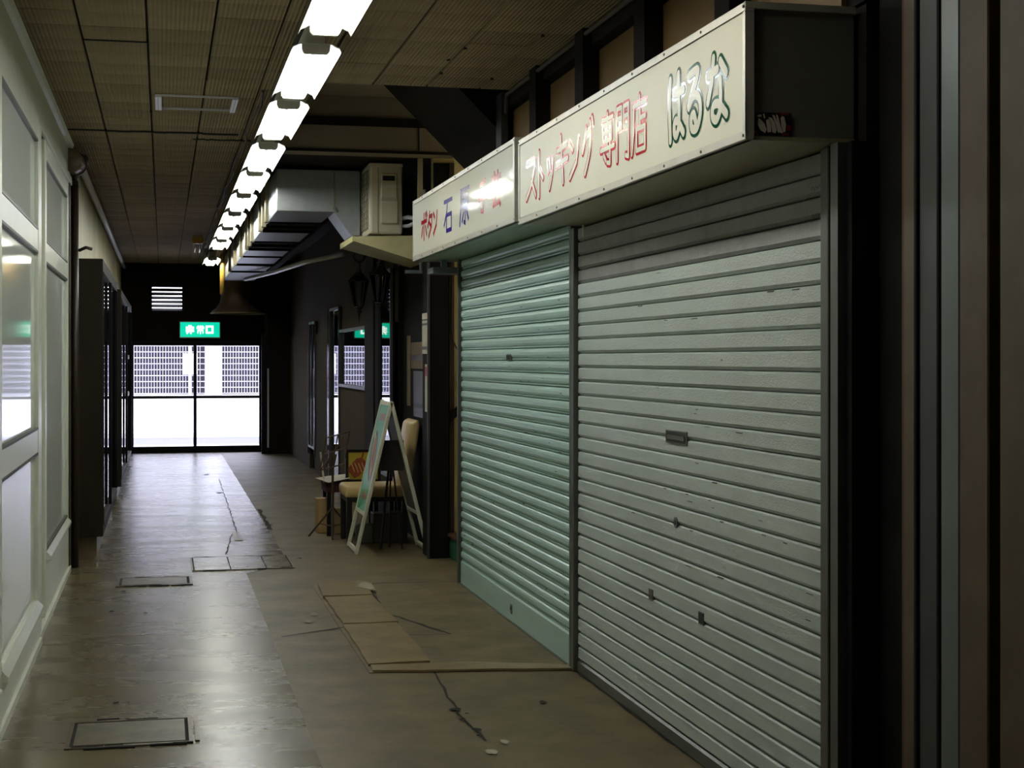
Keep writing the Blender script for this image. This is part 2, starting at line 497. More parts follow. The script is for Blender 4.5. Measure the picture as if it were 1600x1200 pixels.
def crack(pts, w=0.008, z=0.003):
    mb = MB()
    for i, (a, b) in enumerate(zip(pts, pts[1:])):
        a, b = Vector(a), Vector(b)
        n_sub = max(2, int((b - a).length / 0.09))
        prev = None
        d = (b - a).normalized()
        nn = Vector((-d.y, d.x))
        for k in range(n_sub + 1):
            t = k / n_sub
            p = a.lerp(b, t) + nn * random.uniform(-.008, .008)
            ww = w * random.uniform(.35, 1.1)
            q = (p + nn * ww, p - nn * ww)
            if prev:
                mb.add([(prev[0].x, prev[0].y, z), (prev[1].x, prev[1].y, z), (q[1].x, q[1].y, z), (q[0].x, q[0].y, z)], [(0, 1, 2, 3)])
            prev = q
    return mb.build('crack', M['crack'], fl)


crack([(0.62, 8.35), (0.98, 8.58)], .012)
crack([(1.30, 9.9), (1.28, 9.0), (1.52, 8.22)], .016, .004)
crack([(1.52, 8.22), (1.30, 8.24)], .006, .004)
crack([(1.26, 7.28), (1.22, 6.4), (1.24, 5.9)], .007)
crack([(1.36, 10.2), (1.97, 10.16)], .010, .004)
crack([(1.93, 7.1), (1.94, 4.3)], .006)
crack([(0.93, 15.5), (0.92, 13.6)], .02, .0035)
crack([(0.68, 19.5), (0.62, 13.0)], .004)
crack([(0.58, 13.4), (0.47, 12.0)], .006)
for x, y, r in ((.86, 9.05, .03), (.81, 8.80, .034), (.89, 8.93, .016), (1.22, 5.72, .022), (1.02, 11.7, .018), (1.0, 11.4, .014), (1.15, 12.0, .012), (1.3, 5.86, .018)):
    pts = [(x + r * random.uniform(.5, 1.3) * math.cos(t * PI / 5), y + 1.9 * r * random.uniform(.5, 1.3) * math.sin(t * PI / 5)) for t in range(10)]
    MB().add([(a, b, .004) for a, b in pts], [tuple(range(10))]).build('worn_patch', M['plaster_fleck'], fl)
for x, y, r in ((1.215, 6.45, .026), (1.24, 6.08, .022), (1.21, 6.27, .018), (1.25, 6.36, .012), (1.22, 5.98, .012), (.62, 17.5, .04), (.55, 20.3, .04), (1.0, 11.6, .035), (.93, 14.0, .045), (-.2, 6.9, .015), (-.3, 9.4, .02), (1.62, 6.5, .02), (-.1, 9.3, .015), (-.25, 10.2, .02)):
    pts = [(x + r * random.uniform(.4, 1.2) * math.cos(t * PI / 4), y + 1.6 * r * random.uniform(.4, 1.2) * math.sin(t * PI / 4)) for t in range(8)]
    MB().add([(a, b, .005) for a, b in pts], [tuple(range(8))]).build('dark_chip', M['crack'], fl)

# ---- ceiling: void board above, boards as single parts below
ce = MB()
ce.box(-0.9, 0.80, -2.2, 25.45, ZC + .022, ZC + .12)
ce.box(0.80, 3.4, -2.2, 8.54, ZC + .022, ZC + .12)
ceil = ce.build('ceiling', M['tile_joint'])
tag(ceil, 'low brown ceiling of ribbed square boards with dark joints', kind='structure')
tile_me = MB().box(-.1462, .1462, -.1497, .1497, 0, .02).build('ceiling_tile', M['tile'], ceil, bevel=.002)
tile_edge = MB().box(-.137, .1462, -.1497, .1497, 0, .02).build('ceiling_tile', M['tile'], ceil, bevel=.002)
tile_me.hide_render = False
first, n_tile, rest = {0: True, 1: True}, 0, MB()
for j in range(-36, 58):
    y = 7.61 + .303 * j + .1515
    for i in range(-1, 8):
        x = -.376 + .303 * i + .1515
        if y > 25.1 or (x > .84 and y > 8.5):
            continue
        z = ZC + random.uniform(-.0015, .0015)
        if y < 4.2 or y > 17.6:
            x0 = x - .137 if i == -1 else x - .1472
            rest.box(x0, x + .1472, y - .1497, y + .1497, z, z + .02)
            continue
        k = 1 if i == -1 else 0
        src = tile_edge if k else tile_me
        if first[k]:
            src.location = (x, y, z)
            first[k] = False
        else:
            copy_part(src, (x, y, z))
        n_tile += 1
tag(rest.build('ceiling_tiles', M['tile'], ceil), 'far ceiling boards too small to pick apart', kind='stuff')
# dark ragged joint across the boards
for (x0, x1, y, w) in ((-.62, .5, 10.62, .022), (.2, .6, 10.9, .012), (-.376, -.073, 7.61, .008)):
    mb, n = MB(), 14
    for k in range(n):
        a, b = x0 + (x1 - x0) * k / n, x0 + (x1 - x0) * (k + 1) / n
        dy = random.uniform(-.02, .02) if w > .01 else 0
        mb.box(a, b, y + dy - w, y + dy + w, ZC - .006, ZC + .01)
    mb.build('ceiling_joint', M['tile_joint'], ceil)
for x, y in ((.78, 6.55), (1.45, 7.42), (1.45, 8.1), (1.75, 7.05), (1.75, 8.2), (.23, 8.55), (-.073, 9.75), (1.42, 7.72)):
    MB().box(x - .007, x + .007, y - .014, y + .014, ZC - .006, ZC + .004).build('ceiling_clip', M['tile_joint'], ceil)
# raised plain ceiling above the stair flight, on the right beyond the boards
rc = MB().box(0.80, 3.4, 8.54, 10.72, 3.34, 3.40)
struct('ceiling_raised', rc, M['plain_ceiling'], label='plain tan ceiling raised above the stair soffit')
struct('trim_1', MB().box(0.80, 3.4, 8.515, 8.545, 3.035, 3.36), M['dark'])
struct('trim_2', MB().box(0.80, 0.83, 8.545, 10.72, 3.035, 3.36), M['dark'])
bm_ = struct('beam', MB().box(0.80, 2.05, 10.72, 11.0, 2.955, 3.36), M['plain_ceiling'], label='tan boxed beam crossing the ceiling before the duct', bevel=.006)
MB().box(0.80, 2.05, 10.70, 10.722, 3.13, 3.19).build('beam_strip', M['black'], bm_)
MB().box(0.80, 2.05, 10.708, 10.722, 2.945, 2.965).build('beam_strip', M['black'], bm_)
MB().box(1.755, 1.763, 10.712, 10.722, 2.97, 3.13).build('beam_joint', M['black'], bm_)
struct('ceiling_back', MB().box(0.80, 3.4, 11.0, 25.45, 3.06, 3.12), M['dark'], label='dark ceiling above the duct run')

# ---- stair soffit: sloped black slab
so = MB().prism([(1.40, 3.335), (2.06, 3.335), (2.06, 2.68)], 8.74, 10.1)
struct('stair_soffit', so, M['black'], label='black sloped underside of a stair flight above the left sign')

# ---- left wall
lw = MB()
lw.box(XL - .25, XL - .12, -2.2, 25.45, 0, 3.15)
struct('wall_left', lw, M['dark'])
# cream upper wall beyond the drainpipe
struct('wall_left_cream', MB().box(XL - .12, XL, 11.75, 25.2, 0.0, 3.03), M['left_cream'], label='cream painted wall beyond the white glazed doors')
struct('baseboard_left', MB().box(XL, XL + .02, 11.95, 25.0, 0, .14), M['left_cream'])
# lintel and cove over the shopfront
struct('trim_3', MB().box(XL - .12, XL + .0, -2.2, 11.7, 2.77, 3.03), M['left_white'], label='white painted header above the glazed doors')
struct('trim_4', MB().prism([(XL, 2.985), (XL + .018, 3.0), (XL + .03, 3.028), (XL, 3.028)], -2.2, 11.4), M['left_white'], label='grey cove along the ceiling edge')
struct('trim_5', MB().box(XL - .01, XL + .012, -2.2, 11.65, 2.745, 2.785), M['left_white'], bevel=.004)

# white glazed door leaves (y0 near, y1 far)
def leaf(y0, y1, xp, label, kick, mid=True):
    t = thing('glazed_door', label, 'door', (xp, (y0 + y1) / 2, 0))
    h = (y1 - y0) / 2
    st = .11
    for s in (-1, 1):
        a, b = (h - st, h) if s > 0 else (-h, -h + st)
        MB().box(-.04, 0, a, b, .04, 2.745).build('stile', M['left_white'], t, bevel=.004)
    def rail(z0, z1):
        MB().box(-.038, -.003, -h + st, h - st, z0, z1).build('rail', M['left_white'], t, bevel=.003)
        for z, dz in ((z0, -.012), (z1, .012)):
            if .3 < z < 2.7:
                MB().box(-.03, -.0005, -h + st, h - st, z, z + dz).build('glazing_bead', M['bead'], t)
    def pane(z0, z1):
        MB().box(-.028, -.02, -h + st, h - st, z0, z1).build('pane', M['left_pane'], t)
    rail(2.64, 2.745)
    pane(2.17, 2.64)
    rail(2.06, 2.17)
    if mid:
        pane(1.135, 2.06)
        rail(1.015, 1.135)
        pane(kick, 1.015)
    else:
        pane(kick, 2.06)
    rail(.04, kick)
    MB().prism([(-.003, kick + .0), (.025, kick - .03), (.025, kick - .05), (-.003, kick - .05)], -h + st, h - st).build('weather_bar', M['left_white'], t)
    return t


leaf(6.35, 8.42, XL + .02, 'nearest white glazed door with mid rail and large reflecting panes', .25)
leaf(4.25, 6.33, XL + .02, 'white glazed door before the nearest one, at the left picture edge', .25)
leaf(2.15, 4.23, XL + .02, 'white glazed door furthest back along the left wall, outside the picture', .25)
leaf(9.05, 11.25, XL, 'white glazed panel without mid rail, between door and drainpipe', .40, mid=False)
struct('door_jamb', MB().box(XL - .09, XL + .012, 8.44, 8.62, 0, 2.745), M['left_white'], label='white post between the glazed doors', bevel=.004)
struct('door_recess', MB().box(XL - .12, XL - .05, 8.62, 9.04, 0, 2.745), M['left_white'], label='narrow white recess between glazed doors')
struct('baseboard_left_near', MB().box(XL - .08, XL + .03, -2.2, 8.42, 0, .038), M['left_white'])
struct('baseboard_left_far', MB().box(XL - .08, XL + .015, 8.44, 11.3, 0, .038), M['left_white'])
struct('wall_left_near', MB().box(XL - .12, XL, -2.2, 2.14, .038, 2.745), M['left_white'])
struct('post_left', MB().box(XL - .1, XL + .005, 11.26, 11.42, 0, 2.77), M['brown'], label='dark brown post beside the white glazed panel')

# ---- end wall with door opening, louver
ew = MB()
ew.box(-0.9, -0.60, 25.2, 25.4, 0, 3.15)
ew.box(1.63, 3.4, 25.2, 25.4, 0, 3.15)
ew.box(-0.60, 1.63, 25.2, 25.4, 1.80, 2.27)
ew.box(-0.60, -0.18, 25.2, 25.4, 2.27, 2.68)
ew.box(0.30, 1.63, 25.2, 25.4, 2.27, 2.68)
ew.box(-0.60, 1.63, 25.2, 25.4, 2.68, 3.15)
struct('wall_end', ew, M['dark'], label='dark end wall above the glass street door')
struct('wall_back', MB().box(-0.9, 3.4, -2.4, -2.2, 0, 3.15), M['brown'])

t = thing('louver_vent', 'square louver vent with bright gaps high in the end wall', 'vent', (.06, 25.2, 2.27))
f = MB()
for a in ((-.27, -.235, 0, .42), (.235, .27, 0, .42), (-.27, .27, -.03, .005), (-.27, .27, .405, .44)):
    f.box(a[0], a[1], -.02, .08, a[2], a[3])
f.build('frame', M['dark_gloss'], t)
for k in range(7):
    z = .018 + k * .064
    MB().prism([(-.01, z - .018), (-.0, z - .026), (.07, z + .018), (.06, z + .026)], -.235, .235, 'x').build('slat', M['dark_gloss'], t)

t = thing('street_door', 'brown framed double glass door at the passage end', 'door', (0, 25.2, 0))
f = MB()
f.box(-.60, -.50, -.03, .1, 0, 1.80); f.box(1.56, 1.63, -.03, .1, 0, 1.80)
f.box(-.5, 1.56, -.03, .1, 1.745, 1.80); f.box(-.5, 1.56, -.03, .1, -.0, .03)
f.build('frame', M['dark_gloss'], t, bevel=.004)
for x0, x1 in ((-.5, .525), (.475, 1.56)):
    lf = MB()
    yy = (0, .035) if x0 < 0 else (.04, .075)
    lf.box(x0, x0 + .04, yy[0], yy[1], .03, 1.745); lf.box(x1 - .04, x1, yy[0], yy[1], .03, 1.745)
    lf.box(x0 + .04, x1 - .04, yy[0], yy[1], .03, .10); lf.box(x0 + .04, x1 - .04, yy[0], yy[1], 1.715, 1.745)
    lf.box(x0 + .04, x1 - .04, yy[0], yy[1], .865, .91)
    l_ = lf.build('door_leaf', M['dark_gloss'], t)
    MB().box(x0 + .04, x1 - .04, yy[0] + .014, yy[0] + .02, .10, .865).build('pane', M['door_glass'], l_)
    MB().box(x0 + .04, x1 - .04, yy[0] + .014, yy[0] + .02, .91, 1.715).build('pane', M['door_glass'], l_)
MB().tube([(1.54, .03, .95), (1.54, -.02, .96), (1.54, -.02, 1.10), (1.54, .03, 1.11)], .008).build('door_handle', M['steel'], t, smooth=True)

# ---- right walls
rw = MB().box(XR, XR + .12, 4.14, 10.14, 0, 3.36).box(2.12, 2.24, -2.2, 4.139, 0, 3.36)
struct('wall_right', rw, M['dark'])
# fascia above the signs: brown boards between dark studs
fa = struct('trim_6', MB().box(1.985, 2.0, 4.12, 8.72, 2.54, 3.03), M['shop_dark'], label='dark backing above the sign boxes')
st_y = [5.05, 6.0, 6.93, 7.85]
ed = [4.15] + st_y + [8.72]
for a, b in zip(ed, ed[1:]):
    MB().box(1.968, 1.986, a + .09, b - .09, 2.52, 2.93).build('fascia_panel', M['fascia'], fa)
for y in st_y:
    MB().box(1.89, 1.985, y - .085, y + .06, 2.50, 3.03).build('stud', M['black'], fa)
MB().box(1.93, 1.985, 4.12, 8.72, 2.95, 3.03).build('top_rail', M['black'], fa)
MB().box(1.89, 1.93, 8.60, 8.74, 2.4, 3.03).build('stud', M['steel_dim'], fa)
MB().tube([(1.90, 3.0, 3.01), (1.905, 6.0, 3.005), (1.90, 8.5, 3.0), (1.92, 8.62, 2.9), (1.93, 8.64, 2.8)], .011).build('cable', M['cable'], fa)

# stair alcove beyond the green shutter
struct('wall_alcove_near', MB().box(2.125, 3.3, 10.06, 10.16, 0, 3.36), M['alcove_cream'])
aw = struct('wall_alcove_far', MB().box(2.02, 3.3, 11.62, 11.72, 0, 3.36), M['alcove_cream'], label='cream side wall of the stair alcove')
struct('wall_alcove_back', MB().box(3.2, 3.3, 10.26, 11.62, 0, 3.36), M['alcove_cream'])
MB().box(2.02, 2.135, 11.585, 11.625, 0, 3.0).build('wall_board', M['black'], aw)
MB().box(2.135, 2.172, 11.56, 11.625, 0, 3.0).build('wall_board', M['brown'], aw)
for x, pts in ((2.10, [(2.085, 2.6), (2.09, 2.2), (2.085, 1.95), (2.095, 1.65), (2.115, 1.55), (2.12, 1.0), (2.115, .4), (2.135, .25)]),
               (2.18, [(2.15, 2.6), (2.155, 2.2), (2.15, 1.75), (2.165, 1.63), (2.20, 1.56), (2.205, 1.44)])):
    o = MB().tube([(a, 11.55, z) for a, z in pts], .006, 6).build('wall_cable', M['cable'], None, smooth=True)
    tag(o, 'thin brown cable down the alcove wall, ' + ('reaching to the stair' if x < 2.15 else 'ending at the switch box'), 'cable')
t = thing('switch_box', 'small cream switch box on the alcove wall beside the green shutter', 'switch', (2.245, 11.62, 1.36))
MB().box(-.045, .045, -.06, 0, -.04, .04).build('box', M['alcove_cream'], t, bevel=.006)
MB().box(-.012, .012, -.068, -.06, -.018, .018).build('toggle', M['brown'], t)
sp = thing('stair_flight', 'green painted bottom steps in the alcove beside the green shutter', 'stairs', (2.11, 10.3, 0))
for k in range(5):
    MB().box(.0 + .22 * k, 1.08, 0, 1.22, .18 * k, .18 * k + .165).build('step', M['green_step'], sp, bevel=.004)
    MB().box(-.02 + .22 * k, .05 + .22 * k, -.0, 1.222, .18 * k + .165, .18 * k + .18).build('nosing', M['rust_edge'], sp)
hr = thing('stair_handrail', 'dark handrail slanting up the alcove beside the green shutter', 'handrail', (2.10, 11.5, 1.0))
MB().prism([(.0, .0), (1.0, .82), (1.0, .88), (.0, .07)], -.03, .02).build('rail', M['black'], hr)
MB().box(.12, .14, .02, .06, .1, .14).build('bracket', M['iron'], hr)
MB().box(.72, .74, .02, .06, .58, .62).build('bracket', M['iron'], hr)

# dark post, shop recess wall with posters
struct('pillar', MB().box(1.95, 2.10, 11.40, 11.70, 0, 2.62), M['shop_dark'], label='black post between stair alcove and shop', bevel=.004)
struct('trim_7', MB().box(1.935, 1.952, 11.38, 11.405, .0, 2.45), M['steel_dim'], label='thin metal angle on the black post')
struct('wall_shop', MB().box(2.06, 2.16, 11.72, 13.4, 0, 3.06), M['shop_dark'], label='black shop wall behind the sandwich board')

# right wall past the shop: boards and dark glass on one plane
XG = 1.96
struct('wall_right_far', MB().box(2.02, 2.14, 13.4, 25.2, 0, 3.06), M['shop_dark'])
def rpanel(name, y0, y1, z0, z1, m, x=XG, kind='structure', label=None, th=.05):
    o = MB().box(x, x + th, y0, y1, z0, z1).build(name, m)
    if kind: o['kind'] = kind
    if label: o['label'] = label
    return o
rpanel('wall_right_tan', 15.05, 17.45, 0, 1.19, M['tan_wall'], label='tan boarded wall below the shop window')
rpanel('wall_right_upper', 13.42, 25.2, 1.83, 3.06, M['tan_wall'], x=XG + .02, label='dim tan wall above the shop windows')
rpanel('wall_right_tan_far', 18.5, 20.3, 0, 1.83, M['tan_wall'], label='tan wall strip between the glass bays')
rpanel('wall_right_end', 21.2, 24.6, 0, 1.83, M['tan_wall'], x=XG + .005)
rpanel('pillar_right', 14.4, 15.05, 0, 2.6, M['black'], x=XG - .03, th=.1, label='black post between two shop windows')
def window(n, y0, y1, z0, z1, label):
    w = thing(n, label, 'window', (XG, (y0 + y1) / 2, z0))
    w['kind'] = 'structure'
    del w['category']
    h, H = (y1 - y0) / 2, z1 - z0
    MB().box(.012, .03, -h, h, 0, H).build('pane', M['dark_glass'], w)
    for a in ((-h, -h + .03, 0, H), (h - .03, h, 0, H)):
        MB().box(-.012, .02, a[0], a[1], a[2], a[3]).build('frame', M['steel_dim'], w)
    MB().box(-.02, .02, -h + .03, h - .03, 0, .03).build('sill', M['steel'], w)
    MB().box(-.015, .02, -h + .03, h - .03, H - .03, H).build('frame', M['steel'], w)
    return w
window('window_1', 15.05, 17.45, 1.19, 1.83, 'dark shop window over tan boards, reflecting the street door')
window('window_2', 13.42, 14.4, .45, 2.30, 'tall dark shop window behind the sandwich board')
window('window_3', 17.47, 18.48, .02, 2.10, 'narrow full height dark glass door pane in the right wall')
window('window_4', 20.32, 21.18, .30, 2.0, 'far narrow dark glass pane in the right wall')
rpanel('baseboard_right', 13.42, 14.4, 0, .45, M['shop_dark'], x=XG - .02)
struct('trim_8', MB().box(1.60, 1.96, 24.55, 25.2, 0, 3.06), M['dark'], label='dark pier right of the street door')
struct('trim_9', MB().box(1.52, 1.60, 24.62, 24.66, 0, 1.9), M['dark_gloss'])
struct('reflection_strip', MB().box(1.605, 1.63, 24.53, 24.56, .1, 1.35), M['pipe_white'], label='pale strip painted as a reflection on the pier beside the street door')  # pale colour stands in for a reflection on the pier

M['edge'] = mat('bright_edge_metal', rgb(150, 150, 158), rough=0.12, metal=0.9)
eg = thing('edge_trim', 'thin metal edge strips on the far shopfronts of the right wall', 'trim', (XG, 18, 0))
for y, z0, z1 in ((15.07, 0, 2.2), (17.46, 0, 2.1), (18.50, 0, 2.1), (18.62, .4, 2.1), (20.30, .2, 2.0), (20.75, .3, 2.0), (21.20, .2, 2.0)):
    MB().box(-.022, .0, y - 18 - .012, y - 18 + .012, z0, z1).build('edge_strip', M['edge'], eg)
# ---- near right: upright steel profiles of the next shopfront
up = thing('shopfront_upright', 'bundle of dark steel and rusty uprights at the right picture edge', 'upright', (0, 0, 0))
# (y far, y near, x face, material)
prof = [(4.10, 3.895, 2.02, M['shop_dark']), (3.893, 3.845, 1.985, M['rust_edge']), (3.842, 3.765, 1.965, M['tan_metal']), (3.762, 3.748, 1.95, M['steel_dim']),
        (3.742, 3.645, 1.96, M['steel_dim']), (3.64, 3.622, 1.985, M['shop_dark']), (3.618, 3.525, 1.955, M['steel']), (3.522, 3.385, 1.955, M['tan_metal']),
        (3.382, 3.335, 2.05, M['shop_dark']), (3.332, 3.05, 1.955, M['tan_metal']), (3.04, 2.6, 1.98, M['steel_dim'])]
for y1, y0, x, m_ in prof:
    MB().box(x, 2.10, y0, y1, 0, 3.02).build('upright_profile', m_, up, bevel=.004)

# ================================================================== SHUTTERS
def shutter(y0, y1, z0, z1, pitch, prof, m, m_top, n_top, label, bar, rails, rail_m):
    t = thing('roller_shutter', label, 'shutter', (1.95, (y0 + y1) / 2, 0))
    h = (y1 - y0) / 2
    n = int(round((z1 - z0) / pitch))
    def slat(mm):
        return MB().prism(prof + [(.014, pitch * .98), (.014, 0.0)], -h + .012, h - .012).build('slat', mm, t)
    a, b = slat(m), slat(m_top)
    fa_, fb_ = True, True
    for k in range(n):
        z = z0 + k * pitch
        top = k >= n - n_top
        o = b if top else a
        if top and fb_: fb_ = False
        elif not top and fa_: fa_ = False
        else:
            o = copy_part(o, (0, 0, z))
        o.location = (0, 0, z)
        o.location.x = random.uniform(-.001, .001)
    bar(t, h)
    for s, w in rails:
        MB().box(-.032, .03, s * h - (w if s < 0 else 0), s * h + (0 if s < 0 else w), 0, z1).build('guide_rail', rail_m, t, bevel=.003)
    MB().box(.016, .022, -h, h, 0, z1 - .002).build('shadow_board', M['seam'], t)
    return t


gray_prof = [(.010, 0), (-.001, .002), (-.0110, .0130), (-.0095, .0590), (-.003, .0640), (.010, .0660)]
def gray_bar(t, h):
    MB().prism([(.012, .004), (-.014, .004), (-.014, .05), (-.004, .058), (.012, .058)], -h + .012, h - .012).build('bottom_bar', M['rail'], t)
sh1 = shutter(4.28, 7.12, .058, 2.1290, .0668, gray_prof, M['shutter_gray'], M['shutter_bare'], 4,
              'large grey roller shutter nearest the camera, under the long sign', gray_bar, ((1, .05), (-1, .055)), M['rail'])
# rail: extra dark channels at the near end
for k, (a, b, xo, m_) in enumerate(((-1.56, -1.51, -.04, M['rail']), (-1.60, -1.565, -.015, M['dark_gloss']))):
    MB().box(xo, .05, a, b, 0, 2.13).build('guide_rail', m_, sh1)
hd = MB().box(-.0125, 0, -.125, .125, 0, .005)
hd.box(-.0125, 0, -.125, .125, .047, .052).box(-.0125, 0, -.125, -.118, .005, .047).box(-.0125, 0, .118, .125, .005, .047)
o = hd.build('lift_handle', M['rail'], sh1, loc=(-.002, -.04, 1.170))
MB().box(-.0035, -.001, -.118, .118, .005, .047).build('recess', M['seam'], o, loc=(-.0085, 0, 0))
MB().box(-.003, 0, -.10, .10, .016, .034).build('grip', M['rail'], o, loc=(-.0118, 0, 0))
lk = MB().tube([(-.016, 0, 0), (-.004, 0, 0)], .021, 20).build('lock_cylinder', M['steel'], sh1, loc=(0, -.037, .867))
MB().box(-.0175, -.0155, -.002, .002, -.010, .010).build('keyhole', M['seam'], lk)
for y, z, m_ in ((.282, .540, M['rail']), (-.319, .542, M['seam'])):
    o = MB().box(-.0125, 0, -.028, .028, -.024, .022).build('latch_opening', M['rail'], sh1, loc=(0, y, z))
    MB().box(-.0132, -.002, -.023, .023, -.019, .017).build('recess', m_ if m_ is M['seam'] else M['bead'], o)
for z0, n in ((2.010, 7), (1.925, 9)):
    sc_ = MB()
    ink(sc_, [[(k / n, .5 + (.45 if k % 2 else -.4) * random.uniform(.4, 1)) for k in range(n + 1)]], 0, .085, z0, z0 + .022, .0012, lambda u, v: (-.0118, -1.31 - u, v), False, False)
    sc_.build('scribble', M['black_ink'], sh1)
for k in range(30):
    y, row = random.uniform(-1.35, .6), random.choice(range(9, 27))
    zz = .062 + row * .0668 + random.choice((.054, .052, .046, .03))
    w = random.uniform(.006, .03)
    MB().box(-.0114, -.006, y - w, y + w, zz, zz + random.uniform(.0015, .004)).build('paint_chip', M['chip'], sh1)

green_prof = [(.010, 0), (-.005, .002), (-.0065, .008), (.002, .0105), (-.008, .017), (-.0125, .028), (-.0125, .044), (-.009, .056), (-.002, .0625), (.010, .0655)]
def green_bar(t, h):
    MB().prism([(.012, .006), (-.014, .006), (-.014, .15), (-.006, .158), (.012, .158)], -h + .012, h - .012).build('bottom_bar', M['shutter_green'], t)
    MB().box(-.024, .012, -h + .0, h, -.0, .008).build('bottom_seal', M['rail'], t)
    l = MB().box(-.018, -.013, -.022, .022, -.028, .028).build('lock_plate', M['rail'], t, bevel=.003, loc=(0, -.1, .075))
    MB().box(-.02, -.017, -.012, .012, -.004, .014).build('keyhole', M['seam'], l)
sh2 = shutter(7.20, 10.08, .158, 2.1625, .0668, green_prof, M['shutter_green'], M['shutter_green'], 3,
              'mint green roller shutter beyond the grey one, under the short sign', green_bar, ((1, .03), (-1, .024)), M['rail'])
o = MB().box(-.017, -.006, -.06, .06, -.02, .02).build('lift_handle', M['rail'], sh2, bevel=.006, loc=(0, -.03, 1.510))
MB().box(-.0185, -.016, -.04, .045, -.012, .012).build('recess', M['seam'], o)
for k in range(90):
    y, row = random.uniform(-1.35, 1.35), random.choice(range(1, 28))
    zz = .158 + row * .066 + random.choice((.03, .045, .014, .052))
    w = random.uniform(.004, .022)
    MB().box(-.0131, -.008, y - w, y + w, zz, zz + random.uniform(.0015, .004)).build('paint_chip', M['chip'], sh2)

# ================================================================== SIGN BOXES
def sign_box(name, label, xf, y0, y1, z0, z1, under, end_m, face):
    t = thing(name, label, 'sign', (xf, y1, z0))       # local: x depth, y from far end (0) to -L, z height
    L, H, D = y1 - y0, z1 - z0, 1.985 - xf
    MB().box(.012, D, -L + .012, -.012, .012, H - .012).build('cabinet', end_m, t)
    MB().box(.012, D, -L + .006, -.006, .0, .012).build('underside', under, t)
    MB().box(.004, .012, -L + .02, -.02, .02, H - .02).build('face', face, t)
    fr = MB()
    w = .026
    fr.box(0, .028, -L, 0, 0, w); fr.box(0, .028, -L, 0, H - w, H)
    fr.box(0, .028, -L, -L + w * .8, w, H - w); fr.box(0, .028, -w * .8, 0, w, H - w)
    fr.build('frame', M['sign_frame'], t, bevel=.002)
    MB().box(0, D, -L - .002, -L + .008, H - .02, H).build('end_trim', M['sign_frame'], t)
    sc = MB()
    for k in range(9):
        y = -L + .013 + (L - .026) * k / 8
        for z in (.013, H - .013):
            sc.tube([(-.003, y, z), (.001, y, z)], .0045, 6)
    tag(sc.build('screws', M['rail'], t), kind='stuff')
    return t, L, H


s1, L1, H1 = sign_box('shop_sign', 'long lit-white shop sign box with red and green outlined lettering', 1.64, 4.18, 7.09, 2.135, 2.535, M['sign_under_cream'], M['sign_box'], M['sign_matte'])
def s1put(x):
    return lambda u, v: (x, u - 7.09, v - 2.135)
chars1 = [('su', 6.935, 6.735, 2.235, 2.415, 0), ('to', 6.72, 6.60, 2.23, 2.425, 0), ('tsu', 6.535, 6.43, 2.245, 2.395, 0), ('ki', 6.38, 6.18, 2.245, 2.44, 0),
          ('n', 6.165, 6.005, 2.245, 2.41, 0), ('gu', 5.955, 5.80, 2.24, 2.425, 0), ('sen', 5.69, 5.51, 2.235, 2.43, 0), ('mon', 5.485, 5.315, 2.235, 2.425, 0),
          ('ten', 5.29, 5.12, 2.235, 2.43, 0), ('ha', 4.875, 4.725, 2.225, 2.43, 1), ('ru', 4.685, 4.555, 2.225, 2.42, 1), ('na', 4.50, 4.335, 2.225, 2.42, 1)]
for g, ya, yb, za, zb, col in chars1:
    kanji = g in ('sen', 'mon', 'ten')
    cur = g in ('ha', 'ru', 'na', 'gu', 'su', 'tsu')
    ho, hi_ = (.0180, .0085) if kanji else ((.0250, .0145) if col else (.0200, .0105))
    A, B_ = MB(), MB()
    ink(A, G[g], ya, yb, za, zb, ho, s1put(.0032), cur)
    ink(B_, G[g], ya, yb, za, zb, hi_, s1put(.0018), cur)
    o = A.build('character', M['green_ink' if col else 'red_ink'], s1)
    B_.build('character_fill', M['letter_fill'], o)

s2, L2, H2 = sign_box('shop_sign', 'shorter white shop sign box with solid red and blue lettering, beyond the long sign', 1.66, 7.25, 10.37, 2.165, 2.575, M['sign_under_green'], M['sign_frame'], M['sign_face'])
def s2put(u, v):
    return (.003, u - 10.37, v - 2.165)
for name, lst, half in (('red_solid', [('bo', 10.03, 9.80, 2.285, 2.445), ('ta', 9.785, 9.59, 2.285, 2.44), ('n', 9.575, 9.42, 2.285, 2.435),
                                       ('te', 8.135, 7.93, 2.285, 2.45), ('gei', 7.80, 7.58, 2.285, 2.455)], .0135),
                        ('blue_ink', [('ishi', 9.19, 8.92, 2.265, 2.465), ('hara', 8.68, 8.41, 2.265, 2.47)], .0125)):
    for g, ya, yb, za, zb in lst:
        A = MB()
        ink(A, G[g], ya, yb, za, zb, half, s2put, False, False)
        A.build('character', M[name], s2)
MB().box(-.002, .05, -L2 - .001, -L2 + .035, .0, H2).build('end_post', M['sign_frame'], s2)
MB().box(.10, .34, -.24, -.02, -.09, -.05).build('bracket', M['steel'], s2)
MB().box(.16, .20, -.22, -.18, -.09, .0).build('bracket', M['steel'], s2)
# hanger rod under the long sign
MB().tube([(.30, -.08, 0), (.30, -.08, -.06)], .008).build('hanger_rod', M['sign_frame'], s1)

